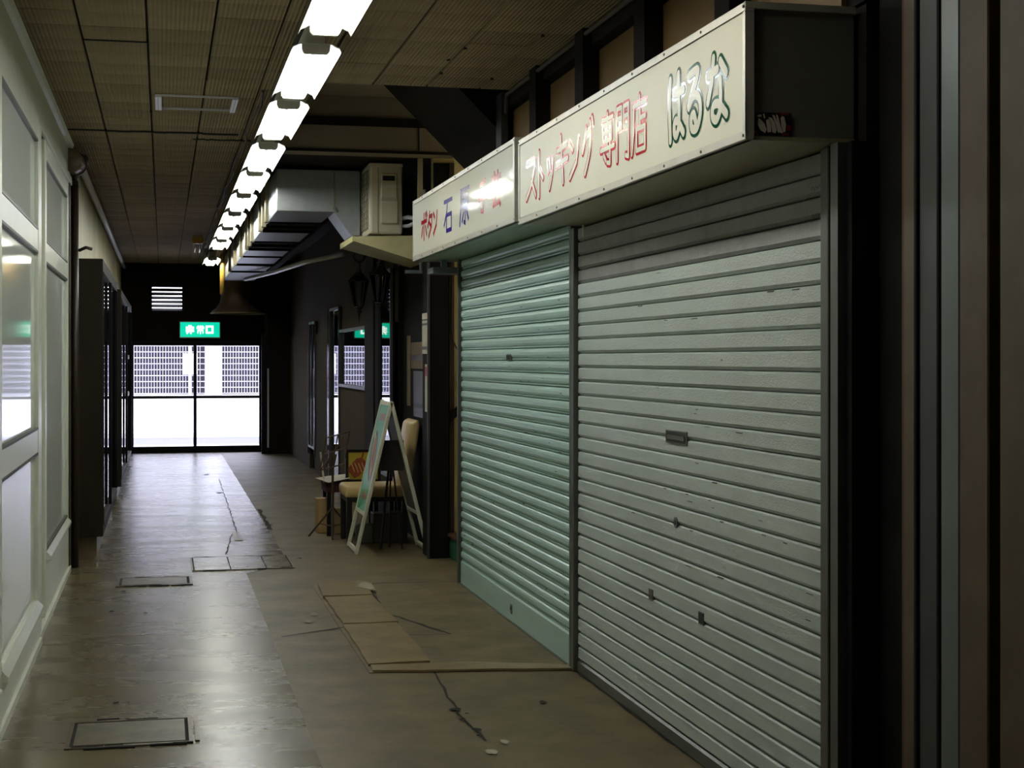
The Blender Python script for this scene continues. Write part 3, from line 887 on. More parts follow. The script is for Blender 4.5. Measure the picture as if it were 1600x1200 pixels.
# throw-up sticker on the dark end of the long sign
stk = thing('sticker', 'small white and red graffiti sticker on the dark end of the long sign', 'sticker', (1.668, 4.189, 2.148))
MB().box(0, .118, -.0022, -.001, .002, .068).build('backing', M['black_ink'], stk)
blobs = [([(.016, .052), (.012, .034), (.022, .016), (.036, .008), (.041, .018), (.034, .036), (.024, .046)]),
         ([(.039, .046), (.047, .05), (.054, .034), (.055, .012), (.044, .010), (.041, .028)]),
         ([(.046, .055), (.057, .053), (.066, .040), (.072, .018), (.068, .008), (.058, .012), (.055, .036)]),
         ([(.058, .062), (.066, .060), (.074, .040), (.080, .012), (.076, .010), (.068, .038)]),
         ([(.070, .064), (.076, .060), (.084, .03), (.092, .012), (.088, .009), (.079, .012), (.073, .044)]),
         ([(.084, .054), (.090, .060), (.096, .056), (.101, .036), (.099, .014), (.093, .012), (.086, .032)]),
         ([(.012, .060), (.024, .062), (.025, .055), (.013, .054)]), ([(.029, .064), (.034, .064), (.037, .052), (.033, .050)])]
W = MB()
for bl in blobs:
    W.add([(a, -.0028, b) for a, b in bl], [tuple(range(len(bl)))])
W.build('bubble_letters', M['white_ink'], stk)
R_ = MB()
for a in ((.084, .108, .062, .068), (.104, .116, .018, .034), (.090, .110, .003, .010), (.004, .014, .004, .014)):
    R_.box(a[0], a[1], -.0026, -.0022, a[2], a[3])
R_.build('red_edge', M['sticker_red'], stk)

# ================================================================== LIGHT FIXTURES
def make_fixture(cool):
    t = thing('fluorescent_light', 'x', 'ceiling light')
    L = 1.27
    MB().box(-.045, .045, -L / 2 + .06, L / 2 - .06, .032, .12).build('housing', M['lamp_white'], t, bevel=.006)
    pr = [(-.112, -.008), (-.102, .012), (-.066, .028), (.066, .028), (.102, .012), (.112, -.008)]
    outer = [(a * 1.02, b + .004) for a, b in pr][::-1]
    MB().prism(pr + outer, -L / 2, L / 2).build('reflector', M['lamp_white'], t)
    MB().prism([(-.018, .027), (-.010, .008), (.010, .008), (.018, .027)], -L / 2 + .03, L / 2 - .03).build('centre_ridge', M['lamp_white'], t)
    for s in (-1, 1):
        MB().prism([(-.065, .028), (-.063, .0), (-.052, -.014), (.052, -.014), (.063, .0), (.065, .028)],
                   s * (L / 2 - .004), s * (L / 2 - .034)).build('lamp_holder', M['lamp_cap'], t, bevel=.003)
    for s in (-1, 1):
        MB().tube([(s * .046, -L / 2 + .036, .007), (s * .046, L / 2 - .036, .007)], .016, 12).build('lamp_tube', M['tube_cool' if cool else 'tube'], t, smooth=True)
    return t


fx_y = [4.35, 5.92, 7.55, 9.10, 10.78, 12.28, 13.9, 15.6, 17.3, 19.0, 22.4]
words_ = ['first ceiling light, cut by the top picture edge', 'second ceiling light from the camera, large and fully seen',
          'third ceiling light from the camera', 'fourth ceiling light, before the duct begins', 'fifth ceiling light, level with the outdoor unit', 'sixth ceiling light, beside the near duct end',
          'seventh ceiling light along the duct', 'eighth ceiling light along the duct', 'ninth ceiling light, last of the close row']
pw, pc = make_fixture(False), make_fixture(True)
used = set()
lab = {4.35: 'white fluorescent ceiling light just above the top picture edge', 5.92: 'nearest fluorescent light in view, its near half cut off at the top',
       7.55: 'second fluorescent light, fully in view before the tile edge', 9.10: 'third fluorescent light from the camera in the ceiling row',
       10.78: 'fourth fluorescent light, left of the raised tan ceiling', 12.28: 'fifth fluorescent light, at the near end of the duct',
       13.9: 'sixth fluorescent light from the camera, beside the duct', 15.6: 'seventh fluorescent light from the camera, beside the duct',
       17.3: 'eighth fluorescent light from the camera, beside the duct', 19.0: 'ninth fluorescent light, last of the close row',
       22.4: 'farthest fluorescent light, apart from the row near the end wall'}
for k, y in enumerate(fx_y):
    cool = k in (2, 4, 6, 7)
    src = pc if cool else pw
    t = src if src.name not in used else copy_tree(src)
    used.add(src.name)
    t.location = (.67, y, 2.885)
    t['label'] = lab[y]
    t['group'] = 'fluorescent lights in the ceiling row'
tr = thing('light_trunking', 'dark channel strip on the ceiling carrying the row of lights', 'trunking', (.67, 0, 3.007))
MB().box(-.06, .06, 2.0, 23.4, 0, .02).build('channel', M['trunking'], tr)
for k in range(14):
    MB().box(-.05, .05, 5.12 + k * 1.55 - .04, 5.12 + k * 1.55 + .04, -.0, .021).build('joint_cover', M['trunking'], tr)
wr = MB().tube([(.55 + .02 * math.sin(k * 1.7), 8.8 + k * .5, 3.018 - .006 * (k % 2)) for k in range(28)], .007, 5).build('ceiling_wire', M['cable'])
tag(wr, 'thin wire running along the ceiling left of the lights', 'wire')

# empty ceiling light frame
t = thing('ceiling_frame', 'empty rectangular frame with two white end strips on the ceiling boards', 'light frame', (.19, 9.32, 3.028))
for x0, x1 in ((-.237, -.198), (.205, .24)):
    e_ = MB().box(x0, x1, -.235, .235, -.02, 0).build('end_strip', M['cap_white'], t, bevel=.003)
    MB().box(x0 + .016, x0 + .019, -.22, .22, -.0205, -.018).build('groove', M['bead'], e_)
MB().box(-.198, .205, -.235, -.228, -.012, 0).build('side_strip', M['cap_white'], t)
MB().box(-.198, .205, .228, .235, -.012, 0).build('side_strip', M['cap_white'], t)

# emergency lamp near the far end
t = thing('emergency_lamp', 'small yellowish emergency lamp with two dangling cords on the far ceiling', 'lamp', (.42, 19.6, 2.99))
MB().prism([(-.06, .04), (-.075, .0), (-.06, -.05), (.06, -.05), (.075, 0), (.06, .04)], -.06, .06).build('body', M['pipe_yellow'], t, bevel=.006)
for s in (-.03, .03):
    MB().tube([(s, 0, -.05), (s - .01, 0, -.16)], .008, 6).build('cord', M['pipe_white'], t)

# exit sign
t = thing('exit_sign', 'lit green exit sign with white lettering above the street door', 'sign', (.574, 25.19, 1.97))
MB().box(-.325, .325, -.08, 0, -.135, .135).build('case', M['lamp_cap'], t, bevel=.008)
MB().box(-.308, .308, -.0835, -.078, -.118, .118).build('face', M['exit_green'], t)
for g, a, half in (('hi', -.215, .0115), ('jou', -.05, .0085), ('kuchi', .095, .015)):
    A = MB()
    ink(A, G[g], a, a + .115, -.058, .062, half, lambda u, v: (u, -.085, v), False, False, 1)
    A.build('character', M['exit_white'], t)

# ================================================================== DUCT RUN
t = thing('air_duct', 'long galvanised air duct along the ceiling with flanged joints', 'duct', (.89, 12.45, 2.69))
# near end closed by a flat face and a dropped elbow at the right
def seg(y0, y1, x1, z0):
    return MB().box(0, x1, y0, y1, z0, .34).build('duct_section', M['duct'], t, bevel=.004)
seg(0, 1.0, .46, 0)
segs = [(0, 1.0), (2.05, 3.25), (4.5, 5.5), (5.75, 6.95), (7.45, 8.55), (9.0, 11.3)]
for a, b in segs[1:]:
    seg(a, b, .46, .0)
for (_, a), (b, _) in zip(segs, segs[1:]):
    MB().box(.012, .45, a, b, .012, .34).build('duct_collar', M['black'], t)
    for y in ((a + .05, (a + b) / 2, b - .05) if b - a > .6 else ((a + b) / 2,)):
        MB().box(-.028, .012, y - .04, y + .04, -.004, .355).build('duct_flange', M['flange'], t, bevel=.003)
        MB().box(.012, .47, y - .012, y + .012, -.012, .012).build('duct_angle', M['black'], t)
# elbow to the right, dropping
MB().prism([(.46, .34), (.672, .34), (.672, -.19), (.60, -.19), (.46, 0.0)], 0, .5).build('duct_elbow', M['duct'], t, bevel=.004)
MB().box(.455, .467, -.012, .0, -.0, .34).build('seam', M['flange'], t)
MB().box(.52, .6, .5, 9.0, .02, .1).build('duct_branch', M['black'], t)
MB().tube([(.45, -.004, .03), (.475, -.012, .03), (.49, -.004, .0)], .007, 6).build('latch', M['steel'], t)
hg = MB()
for y in (.5, 3.0, 5.8, 8.6):
    hg.tube([(-.01, y, .34), (-.01, y, .4)], .006, 6)
tag(hg.build('hanger_rods', M['steel'], t), kind='stuff')

t = thing('duct_hood', 'flared brown metal hood at the far end of the duct', 'hood', (1.15, 24.6, 2.22))
MB().lathe([(.42, 0), (.41, .03), (.34, .08), (.28, .18), (.26, .35), (.26, .5)], (0, 0), 24, 1.0, 1.1).build('hood_bell', M['hood'], t, smooth=True)
MB().lathe([(.425, -.012), (.435, .0), (.425, .012), (.41, 0), (.425, -.012)], (0, 0), 24, 1.0, 1.1).build('rim', M['flange'], t, smooth=True)
t = thing('gas_pipe', 'pair of yellow upright pipes under the far duct', 'pipe', (.835, 22.3, 2.45))
for k in range(3):
    MB().tube([(0, .35 * k, 0), (0, .35 * k, .61)], .022, 10).build('pipe', M['pipe_yellow'], t, smooth=True)
MB().tube([(.0, 0, .05), (.0, .7, .05)], .014, 8).build('pipe_tie', M['flange'], t)
o = MB().tube([(1.10, 21.4, 2.60), (1.22, 20.9, 2.61), (1.38, 19.5, 2.60), (1.6, 17.8, 2.62), (1.94, 17.0, 2.66)], .03, 8).build('drain_hose', M['pipe_white'], None, smooth=True)
tag(o, 'pale hose sagging under the duct towards the right wall', 'hose')

# ================================================================== OUTDOOR UNIT ON ITS TRAY
t = thing('air_conditioner', 'aged white outdoor air conditioner unit above the drip tray', 'air conditioner', (1.58, 12.0, 2.47))
MB().box(0, .26, 0, .78, .012, .56).build('casing', M['ac'], t, bevel=.018, seg=2)
MB().box(-.004, .264, -.004, .784, .535, .572).build('top_cover', M['ac'], t, bevel=.008)
MB().box(.085, .215, -.022, .004, .09, .49).build('service_cover', M['ac'], t, bevel=.008)
MB().prism([(-.022, .30), (-.036, .27), (-.036, .10), (-.022, .09)], .087, .213, 'x').build('valve_cover', M['ac'], t)
MB().box(.10, .195, -.026, -.02, .43, .47).build('grip_recess', M['seam'], t)
MB().box(.065, .069, -.003, .001, .02, .535).build('panel_seam', M['bead'], t)
gr = MB()
for k in range(11):
    gr.box(-.014, -.009, .03, .55, .06 + k * .045, .0635 + k * .045)
for k in range(6):
    gr.box(-.012, -.006, .04 + k * .1, .043 + k * .1, .05, .52)
tag(gr.build('fan_grille', M['ac_grille'], t), 'grey wire fan grille', kind='stuff')
for y in (.08, .66):
    MB().box(.0, .28, y, y + .05, -.012, .012).build('foot', M['rail'], t)
MB().tube([(.255, .05, .14), (.31, .02, .15), (.36, -.08, .13), (.40, -.15, .16)], .018).build('coolant_pipe', M['pipe_white'], t, smooth=True)
MB().tube([(.255, .05, .08), (.31, .0, .08), (.35, -.1, .1), (.40, -.17, .20), (.405, -.18, .35)], .016).build('coolant_pipe', M['pipe_white'], t, smooth=True)

t = thing('drip_tray', 'cream sheet metal tray sloping below the outdoor air conditioner', 'tray', (1.42, 11.7, 2.40))
MB().prism([(0, 0), (.0, .035), (.57, .055), (.57, -.15), (.5, -.15)], 0, .012).build('front_lip', M['tray'], t)
MB().prism([(0, 0), (0, .012), (.57, -.135), (.57, -.147)], .012, .84).build('tray_pan', M['tray'], t)
MB().box(-.012, .0, 0, .84, -.005, .04).build('side_lip', M['tray'], t, bevel=.002)
MB().prism([(0, 0), (0, .035), (.57, .04), (.57, -.13)], .828, .84).build('back_lip', M['tray'], t)
for y in (.38, .78):
    MB().box(.1, .56, y, y + .04, .03, .058).build('bearer', M['rail'], t)
MB().tube([(.52, .02, -.14), (.52, .02, -.22)], .012).build('strut', M['steel'], t)
MB().box(.40, .57, .01, .05, -.24, -.215).build('wall_bracket', M['steel'], t)
o = MB().box(1.80, 1.835, 11.0, 11.03, 2.45, 3.06).build('hanging_bracket', M['flange'])
tag(o, 'tan perforated hanging bracket behind the short sign', 'bracket')
o = MB().box(1.955, 2.03, 10.385, 10.405, 2.4, 2.93).build('cream_board', M['alcove_cream'])
tag(o, 'narrow cream board standing above the short sign', 'board')

# ================================================================== LEFT BAYS AND PIPES
def bay(y0, y1, label, zb):
    x1 = -.442
    t = thing('display_bay', label, 'showcase', (XL, y0, 0))
    L, D = y1 - y0, x1 - XL
    MB().box(.022, D, 0, .05, zb, 2.255).build('end_panel', M['bay_brown'], t, bevel=.004)
    MB().box(.022, D, L - .05, L, zb, 2.255).build('end_panel', M['bay_brown'], t, bevel=.004)
    MB().box(.022, D, .05, L - .05, 2.16, 2.255).build('top_box', M['bay_brown'], t, bevel=.004)
    MB().box(.022, D, .05, L - .05, zb, zb + .08).build('bottom_box', M['bay_brown'], t, bevel=.004)
    MB().box(D - .03, D - .024, .05, L - .05, zb + .08, 2.16).build('pane', M['dark_glass'], t)
    for y in (.05, L * .5 - .02, L - .09):
        MB().box(D - .02, D + .006, y, y + .04, zb + .08, 2.16).build('mullion', M['dark_gloss'], t)
    MB().box(.024, D - .035, .06, L - .06, zb + .1, 2.14).build('back_board', M['shop_dark'], t)
    MB().box(.022, D - .05, .12, L, 0, zb).build('plinth', M['collar_tan'], t)
    return t
bay(11.95, 15.6, 'nearer brown display bay with dark glass on the left wall', .163)
b2 = bay(17.1, 22.6, 'farther brown display bay with painted pale reflections on the left wall', .12)
for z in (1.50, 1.02):
    MB().box(.18, .21, 3.4, 3.9, z, z + .05).build('pane_reflection', M['pipe_white'], b2)  # pale strips painted in for white reflections on the bay
struct('pillar_left', MB().box(XL, -.50, 24.5, 25.2, 0, 2.1), M['maroon'], label='dark reddish pier left of the street door')

t = thing('drainpipe', 'brown drainpipe with a collar elbow beside the white glazed doors', 'pipe', (XL + .03, 11.47, 0))
MB().tube([(0, 0, 0), (0, 0, 2.78)], .027, 14).build('downpipe', M['pipe_brown'], t, smooth=True)
MB().tube([(0, 0, 2.74), (0, .01, 2.84), (.02, .06, 2.92), (.05, .16, 2.95)], [.03, .036, .044, .045], 14).build('elbow', M['pipe_brown'], t, smooth=True)
MB().tube([(-.02, -.30, 2.90), (.0, -.02, 2.90)], .078, 20).build('collar', M['collar_tan'], t, smooth=True)
MB().tube([(.0, -.03, 2.90), (.0, .02, 2.90)], .086, 20).build('collar_ring', M['pipe_brown'], t, smooth=True)
MB().tube([(.03, -.02, 2.28), (.08, -.05, 2.30), (.12, -.03, 2.29)], .012, 6).build('hook', M['brown'], t, smooth=True)
o = MB().tube([(XL + .045, 11.7, 2.955), (XL + .045, 18, 2.96), (XL + .045, 25.1, 2.955)], .028, 10).build('conduit', M['pipe_white'], None, smooth=True)
tag(o, 'pale conduit along the top of the cream left wall', 'pipe')

# ================================================================== SANDWICH BOARD
ab = thing('sandwich_board', 'white framed sandwich board with mint poster of food', 'sign', (1.72, 12.03, 0))
Hh = 1.165
def ab_panel(name, foot_x, front):
    p = bpy.data.objects.new(name, None)
    COL.objects.link(p)
    p.parent = ab
    p.location = (0, 0, Hh)
    ang = math.atan2(abs(foot_x), Hh)
    Ls = math.hypot(foot_x, Hh)
    p.rotation_euler = (0, (ang if foot_x < 0 else -ang), 0)       # local -z runs down the leg
    s = -1 if front else 1                                          # outward face
    w = .268
    for y in (-w, w - .027):
        MB().box(-.014, .014, y, y + .027, -Ls, 0).build('frame_post', M['asign_white'], p, bevel=.003)
    for z in (-.032, -.90, -Ls + .01):
        MB().box(-.012, .012, -w + .032, w - .032, z, z + .03).build('frame_rail', M['asign_white'], p, bevel=.002)
    MB().box(s * .002, s * .009, -w + .03, w - .03, -.875, -.03).build('poster', M['asign_green'] if front else M['asign_grey'], p)
    MB().box(-s * .007, -s * .001, -w + .03, w - .03, -.875, -.03).build('back_sheet', M['asign_grey'], p)
    if front:
        def put(x):
            return lambda u, v: (s * x, u, v)
        def ell(mb, cu, cv, a, b, rot, x, n=20):
            c_, s_ = math.cos(rot), math.sin(rot)
            mb.add([put(x)(cu + a * c_ * math.cos(k * 2 * PI / n) - b * s_ * math.sin(k * 2 * PI / n), cv + a * s_ * math.cos(k * 2 * PI / n) + b * c_ * math.sin(k * 2 * PI / n)) for k in range(n)], [tuple(range(n))])
        m1 = MB(); ell(m1, 0, -.44, .23, .13, -2.2, .0096); m1.build('print_tray', M['food_dark'], p)
        m2 = MB(); ell(m2, -.01, -.44, .19, .095, -2.2, .0102); m2.build('print_food', M['food_brown'], p)
        m3 = MB(); ell(m3, .075, -.34, .13, .022, -2.2, .0108); ell(m3, -.075, -.56, .12, .016, -2.2, .0108); m3.build('print_bread', M['food_cream'], p)
        m4 = MB(); ell(m4, .0, -.42, .15, .02, -2.2, .0112); m4.build('print_filling', M['food_dark'], p)
        for z0, z1 in ((-.155, -.10), (-.785, -.735)):
            MB().add([put(.0098)(a, b) for a, b in ((-.17, z0), (.13, z0), (.13, z1), (-.17, z1))], [(0, 1, 2, 3)]).build('print_caption', M['text_red'], p)
    return p
ab_panel('front_board', -.275, True)
ab_panel('back_board', .285, False)
for y in (-.25, .25):
    MB().tube([(0, y - .012, Hh - .005), (0, y + .012, Hh - .005)], .016, 10).build('hinge', M['asign_white'], ab)
MB().tube([(-.09, .05, .75), (.0, .05, .70), (.09, .05, .75)], .004, 5).build('stay_chain', M['steel'], ab)

# ================================================================== CHAIR AND CLUTTER
ch = thing('padded_chair', 'cream vinyl padded chair with black legs behind the sandwich board', 'chair', (1.70, 12.60, 0))
MB().box(-.27, .24, -.24, .24, .375, .475).build('seat', M['vinyl'], ch, bevel=.03, seg=3, smooth=True)
MB().prism([(.17, .44), (.26, .42), (.345, .97), (.325, 1.01), (.27, .98), (.22, .70)], -.235, .235).build('backrest', M['vinyl'], ch, bevel=.025, seg=3, smooth=True)
for x in (-.235, .215):
    for y in (-.21, .21):
        MB().box(x - .022, x + .022, y - .022, y + .022, 0, .385).build('leg', M['leg'], ch, bevel=.003)
MB().box(-.255, .235, -.228, .228, .345, .385).build('seat_rail', M['leg'], ch)

ea = thing('display_easel', 'dark thin easel with a grey card between sandwich board and chair', 'easel', (1.70, 12.03, 0))
MB().tube([(-.03, 0, 0), (.05, 0, .80)], .010, 8).build('leg', M['leg'], ea)
MB().tube([(.14, -.02, 0), (.05, 0, .80)], .007, 8).build('leg', M['leg'], ea)
MB().tube([(.06, .12, 0), (.05, 0, .80)], .007, 8).build('leg', M['leg'], ea)
MB().box(-.03, .15, -.025, -.012, .62, .86).build('card', M['food_dark'], ea)

ms = thing('music_stand', 'folding wire music stand with leaflets left of the cream chair', 'stand', (1.385, 12.88, 0))
MB().tube([(0, 0, .05), (0, 0, .60)], .011, 8).build('pole', M['wire'], ms)
MB().tube([(0, 0, .58), (.03, .02, .70)], .009, 8).build('neck', M['wire'], ms)
for a in (2.75, .35, 4.6):
    MB().tube([(0, 0, .26), (.21 * math.cos(a), .21 * math.sin(a), .012)], .008, 6).build('leg', M['wire'], ms)
    MB().tube([(0, 0, .10), (.12 * math.cos(a), .12 * math.sin(a), .12)], .005, 6).build('brace', M['wire'], ms)
dk = MB()
P = lambda a, b: (-.11 + .2 * a + .055 * b, -.03 + .02 * a + .03 * b, .57 + .05 * a + .27 * b)
for a, b in (((0, 0), (1, 0)), ((0, 1), (1, 1)), ((0, 0), (0, 1)), ((1, 0), (1, 1)), ((0, .5), (1, .5)), ((.5, 0), (.5, 1)), ((.25, .1), (.75, .9)), ((0, 0), (.5, .5))):
    dk.tube([P(*a), P(*b)], .006, 6)
dk.build('desk', M['wire'], ms)
for k in range(2):
    MB().tube([P(.25 + .5 * k, 0), (P(.25 + .5 * k, 0)[0] - .03, P(.25 + .5 * k, 0)[1] - .05, P(.25 + .5 * k, 0)[2])], .005, 6).build('page_holder', M['wire'], ms)

ta = thing('low_table', 'small dark low table holding leaflets beside the cream chair', 'table', (1.58, 13.22, 0))
MB().box(-.24, .22, -.20, .20, .42, .455).build('table_top', M['maroon'], ta, bevel=.004)
for x in (-.21, .19):
    for y in (-.17, .17):
        MB().box(x - .018, x + .018, y - .018, y + .018, 0, .42).build('leg', M['leg'], ta)
MB().box(-.235, .215, -.195, .195, .37, .42).build('apron', M['maroon'], ta)
lf_specs = [(-.17, -.12, .459, .3, .10, .14, 'topmost white leaflet drooping over the low table edge'), (-.13, .06, .458, -.2, .09, .10, 'open white leaflet lying on the low table')]
for x, y, z, r, a, b, lb in lf_specs:
    o = MB().add([(-a, -b, -.02), (a, -b, .01), (a, b, .02), (-a, b, .0), (-a, -b, -.017), (a, -b, .013), (a, b, .023), (-a, b, .003)],
                 [(0, 3, 2, 1), (4, 5, 6, 7), (0, 1, 5, 4), (1, 2, 6, 5), (2, 3, 7, 6), (3, 0, 4, 7)]).build('leaflet', M['paper'])
    o.location = (1.58 + x, 13.22 + y, z + .02)
    o.rotation_euler = (0, 0, r)
    tag(o, lb, 'leaflet')
o = MB().box(-.07, .07, -.05, .05, 0, .12).build('leaflet_box', M['wood'], bevel=.004)
o.location = (1.62, 13.32, .456); tag(o, 'small tan box standing on the low table', 'box')
o = MB().box(-.008, .008, -.004, .004, 0, .26).build('paper_roll', M['paper']); o.location = (1.335, 13.1, .45)
o.rotation_euler = (0, -.12, 0)
tag(o, 'rolled pale paper leaning on the music stand', 'paper')
o = MB().box(-.05, .05, -.06, .06, 0, .30).build('wooden_block', M['wood'], bevel=.006)
o.location = (1.34, 13.32, 0); o.rotation_euler = (0, 0, .1)
tag(o, 'upright pale wooden block on the floor under the music stand', 'block')
o = MB().box(-.05, .05, -.05, .05, 0, .22).build('wooden_block', M['wood'], bevel=.006)
o.location = (1.49, 13.22, 0)
tag(o, 'shorter wooden block under the low table', 'block')

# framed dish poster standing on the table
pf = thing('framed_poster', 'black framed poster with a red dish on yellow beside the cream chair', 'poster', (1.64, 13.03, .456))
f = MB()
f.box(-.13, .17, 0, .02, 0, .02).box(-.13, .17, 0, .02, .25, .275).box(-.13, -.105, 0, .02, .02, .25).box(.145, .17, 0, .02, .02, .25)
f.build('frame', M['leg'], pf)
MB().box(-.105, .145, .006, .014, .02, .25).build('print_ground', M['yellow'], pf)
dm = MB()
dm.add([(-.115 + a, -.003, b) for a, b in ((.0, .10), (.03, .15), (.08, .20), (.12, .205), (.16, .17), (.15, .11), (.10, .05), (.06, .03))], [tuple(range(8))])
dm.build('print_dish', M['dish_red'], pf)
MB().add([(a, -.0036, b) for a, b in ((.0, .20), (.012, .195), (.03, .25), (.016, .255))], [(0, 1, 2, 3)]).build('print_stick', M['dish_red'], pf)
for k in range(4):
    MB().add([(a, -.0042, b) for a, b in ((-.085 + k * .03, .16 - k * .0), (-.08 + k * .03, .163), (-.05 + k * .03, .085), (-.055 + k * .03, .082))], [(0, 1, 2, 3)]).build('print_stripe', M['food_cream'], pf)
# box beneath the chair
o = MB().box(-.13, .13, -.1, .1, 0, .24).build('storage_box', M['food_dark'], bevel=.005); o.location = (1.80, 12.55, 0)
tag(o, 'dark box on the floor under the cream chair', 'box')
o = MB().box(-.07, .07, -.04, .04, 0, .16).build('paper_bag', M['asign_grey'], bevel=.01); o.location = (1.60, 12.48, 0)
tag(o, 'small grey carton on the floor under the cream chair', 'carton')

# ---- posters on the black post and shop wall
def poster(name, x, y0, y1, z0, z1, m, label, band=None):
    o = MB().box(x - .004, x, y0, y1, z0, z1).build(name, m)
    if band:
        for a, b, mm in band:
            MB().box(x - .0055, x - .004, y0 + .01, y1 - .01, z0 + (z1 - z0) * a, z0 + (z1 - z0) * b).build('print_band', mm, o)
    tag(o, label, 'poster')
poster('poster', 1.949, 11.41, 11.69, 1.54, 1.85, M['paper'], 'tall narrow white notice on the black post', [(.1, .18, M['food_dark']), (.7, .75, M['food_dark']), (.82, .85, M['food_dark'])])
poster('poster', 2.059, 11.95, 12.95, 1.42, 1.64, M['paper_b'], 'brown crowded notice on the black shop wall', [(.3, .5, M['food_dark'])])
poster('poster', 2.059, 12.0, 12.8, 1.02, 1.40, M['food_dark'], 'dark bluish notice below the brown one on the shop wall', [(.2, .3, M['steel_dim'])])
poster('poster', 1.949, 11.42, 11.56, 1.10, 1.46, M['paper'], 'pale pinkish notice strip low on the black post', [(.75, .95, M['sticker_red'])])
poster('poster', 2.059, 12.97, 13.15, 1.1, 1.7, M['paper_b'], 'narrow brown notice at the far end of the shop wall')

# ================================================================== LANTERNS
def lantern(loc, label):
    t = thing('lantern', label, 'lantern', loc)
    MB().lathe([(.0, -.30), (.008, -.25), (.012, -.21), (.028, -.20), (.012, -.18), (.035, -.165), (.04, -.15), (.0, -.148)], (0, 0), 12).build('finial', M['iron'], t, smooth=True)
    MB().lathe([(.04, -.15), (.088, .09), (.086, .09), (.038, -.15)], (0, 0), 6).build('glass_shade', M['lamp_glass'], t)
    for k in range(6):
        a = k * PI / 3
        MB().tube([(.041 * math.cos(a), .041 * math.sin(a), -.15), (.09 * math.cos(a), .09 * math.sin(a), .09)], .006, 6).build('rib', M['iron'], t)
    MB().lathe([(.0, .20), (.02, .19), (.025, .16), (.045, .15), (.05, .135), (.105, .085), (.1, .08), (.0, .09)], (0, 0), 6).build('roof', M['iron'], t)
    MB().lathe([(.0, .26), (.012, .25), (.016, .22), (.008, .2), (.03, .185), (.0, .18)], (0, 0), 10).build('top_knob', M['iron'], t, smooth=True)
    ring = [(.05 * math.cos(k * PI / 8), 0, .31 + .05 * math.sin(k * PI / 8)) for k in range(17)]
    MB().tube(ring, .011, 8).build('ring', M['iron'], t, smooth=True)
    MB().tube([(.05, 0, .31), (.13, 0, .33), (.20, 0, .27), (1.96 - loc[0], 0, .25)], .01, 8).build('arm', M['iron'], t, smooth=True)
    MB().box(1.95 - loc[0], (1.96 if loc[1] > 13.4 else 2.06) - loc[0] + .02, -.04, .04, .16, .32).build('wall_plate', M['iron'], t)
    return t
lantern((1.75, 14.05, 2.13), 'black wall lantern with ring top, left one of the pair')
lantern((1.79, 12.95, 2.13), 'black lantern shape standing in for a reflection beside the drip tray, right one of the pair')  # a reflection modelled as a second lantern

# ================================================================== FLOOR SHEETS AND HATCHES
def sheet(pts, z0, z1, label, name='floor_sheet'):
    jag = []
    for (a, b) in zip(pts, pts[1:] + pts[:1]):
        n = max(1, int(math.hypot(b[0] - a[0], b[1] - a[1]) / .12))
        for k in range(n):
            t_ = k / n
            jag.append((a[0] + (b[0] - a[0]) * t_ + random.uniform(-.006, .006), a[1] + (b[1] - a[1]) * t_ + random.uniform(-.008, .008)))
    o = MB().prism(jag, z0, z1, 'z').build(name, M['board_sheet'])
    tag(o, label, 'floor sheet', 'worn brown sheets laid over the floor')
    return o
sheet([(1.285, 7.47), (1.285, 8.59), (.985, 8.59), (.975, 7.45)], .003, .016, 'nearest and longest brown sheet of the row on the floor')
sheet([(1.295, 8.60), (1.275, 9.60), (.985, 9.58), (.985, 8.60)], .003, .020, 'middle brown sheet of the row on the floor')
sheet([(1.285, 9.61), (1.315, 10.19), (1.0, 10.20), (.97, 9.60)], .003, .024, 'farthest brown sheet, with a torn pale corner')
sheet([(.975, 7.31), (1.93, 7.15), (1.94, 7.23), (1.45, 7.42), (.99, 7.44)], .003, .013, 'thin brown strip running from the sheets to the shutter foot')
tag(MB().prism([(1.22, 9.9), (1.32, 9.72), (1.33, 10.02), (1.30, 10.16)], .0245, .030, 'z').build('torn_scrap', M['plaster_fleck']), 'pale torn scrap on the farthest brown floor sheet', 'scrap')

def hatch(x0, x1, y0, y1, label, fw=.03, split=(), lid=None):
    t = thing('floor_hatch', label, 'hatch', ((x0 + x1) / 2, (y0 + y1) / 2, 0))
    a, b = (x1 - x0) / 2, (y1 - y0) / 2
    f = MB()
    f.box(-a, a, -b, -b + fw, 0, .006); f.box(-a, a, b - fw, b, 0, .006)
    f.box(-a, -a + fw * .6, -b + fw, b - fw, 0, .006); f.box(a - fw * .6, a, -b + fw, b - fw, 0, .006)
    f.build('frame', M['brass'], t)
    MB().box(-a + fw * .6, a - fw * .6, -b + fw, b - fw, 0, .002).build('gap', M['crack'], t)
    xs = [-a + fw] + [s_ * a for s_ in split] + [a - fw]
    for p, q in zip(xs, xs[1:]):
        g_ = .016 if lid is None else .004
        MB().box(p + .004, q - .004, -b + fw + g_, b - fw - g_, .002, .006).build('lid', lid or M['hatch'], t)
    for k in range(10):
        x = random.uniform(-a, a)
        y = random.choice((-b, b)) + random.uniform(-.02, .02)
        w = random.uniform(.02, .07)
        MB().box(max(-a, x - w), min(a, x + w), y - .008, y + .008, .0, .0068).build('worn_edge', M['crack'], t)
    return t
h1 = hatch(-.37, .115, 6.12, 6.57, 'large hatch cover in the near left floor', .026)
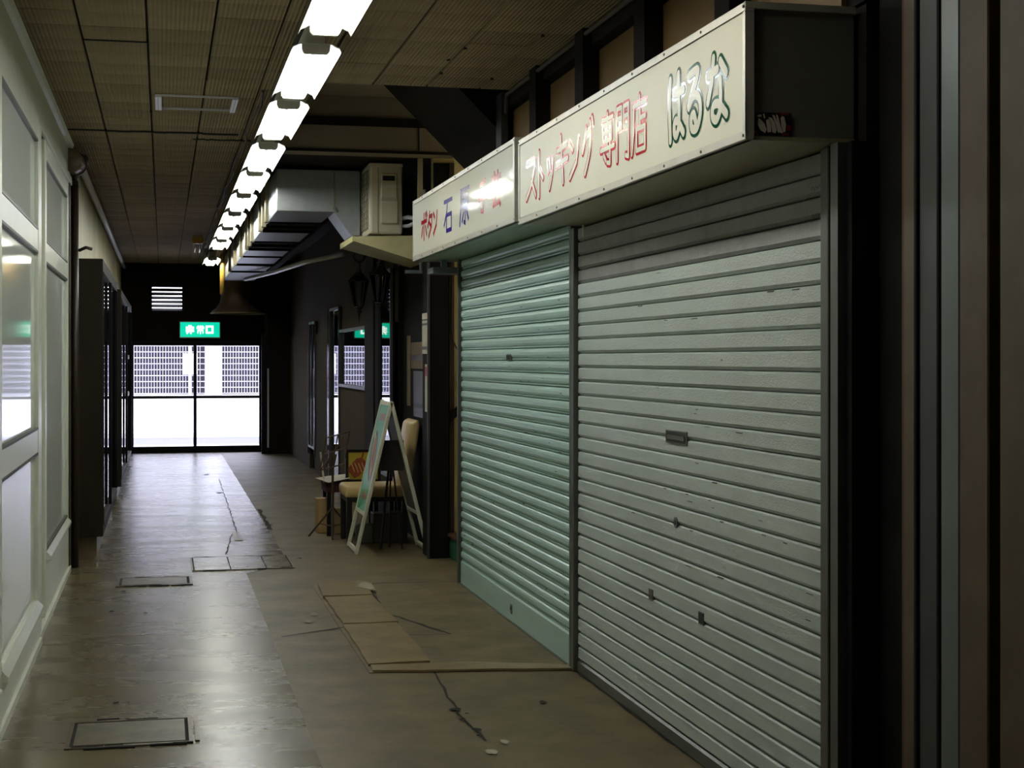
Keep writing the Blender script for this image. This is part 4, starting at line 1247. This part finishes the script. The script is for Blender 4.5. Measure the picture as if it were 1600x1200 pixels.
MB().box(.25, .268, -.2, .2, 0, .007).build('edge_strip', M['brass'], h1)
hatch(-.307, .193, 10.42, 10.83, 'middle hatch cover with dark worn rim in the floor', .034)
h3 = hatch(.20, .92, 11.08, 11.82, 'wide cracked hatch cover right of the middle one', .014, (-.25, .45), M['floor'])
o = MB().box(-.035, .035, -.3, .3, 0, .004).build('floor_plate', M['board_sheet']); o.location = (.61, 13.17, .0005)
tag(o, 'small square tan plate on the shiny floor', 'plate')

# ================================================================== OUTSIDE
struct('ground_walk', MB().box(-14, 16, 25.4, 27.6, -.14, -.01), M['out_walk'], label='pale paved walk outside the street door')
struct('road', MB().box(-14, 16, 27.6, 31.6, -.2, -.08), M['out_road'], label='grey road outside the street door')
struct('kerb', MB().box(-14, 16, 31.6, 32.4, -.2, .02), M['out_walk'])
struct('wall_street', MB().box(-14, 16, 32.45, 32.75, -.1, .76), M['out_white'], label='low white wall across the street')
struct('pillar_street', MB().box(.85, 1.19, 32.42, 32.8, .76, 2.4), M['out_white'], label='white column in the street grating')
struct('wall_shed', MB().box(-14, 16, 35.6, 36, -.2, 2.45), M['out_shed'], label='dim wall behind the street grating')
gr_ = thing('street_grating', 'white steel grating fence on the wall across the street', 'fence', (0, 32.6, .76))
for x0, x1 in ((-5.0, .85), (1.19, 6.0)):
    bars = MB()
    for k in range(int((x1 - x0) / .058)):
        x = x0 + k * .058
        bars.box(x, x + .010, -.004, .004, .02, 1.62)
    tag(bars.build('upright_bars', M['out_grate'], gr_), kind='stuff')
    for k in range(14):
        MB().box(x0, x1, -.02, -.006, .02 + k * .123, .036 + k * .123).build('cross_bar', M['out_grate'], gr_)
o = thing('street_notice', 'white box notice fixed to the grating across the street', 'notice', (.52, 32.5, 1.40))
MB().box(-.13, .17, -.06, .0, -.22, .22).build('panel', M['out_white'], o, bevel=.01)
MB().tube([(.02, .02, -.64), (.02, .02, .5)], .025, 8).build('post', M['out_grate'], o)
print('tiles', n_tile, 'objects', len(bpy.data.objects))
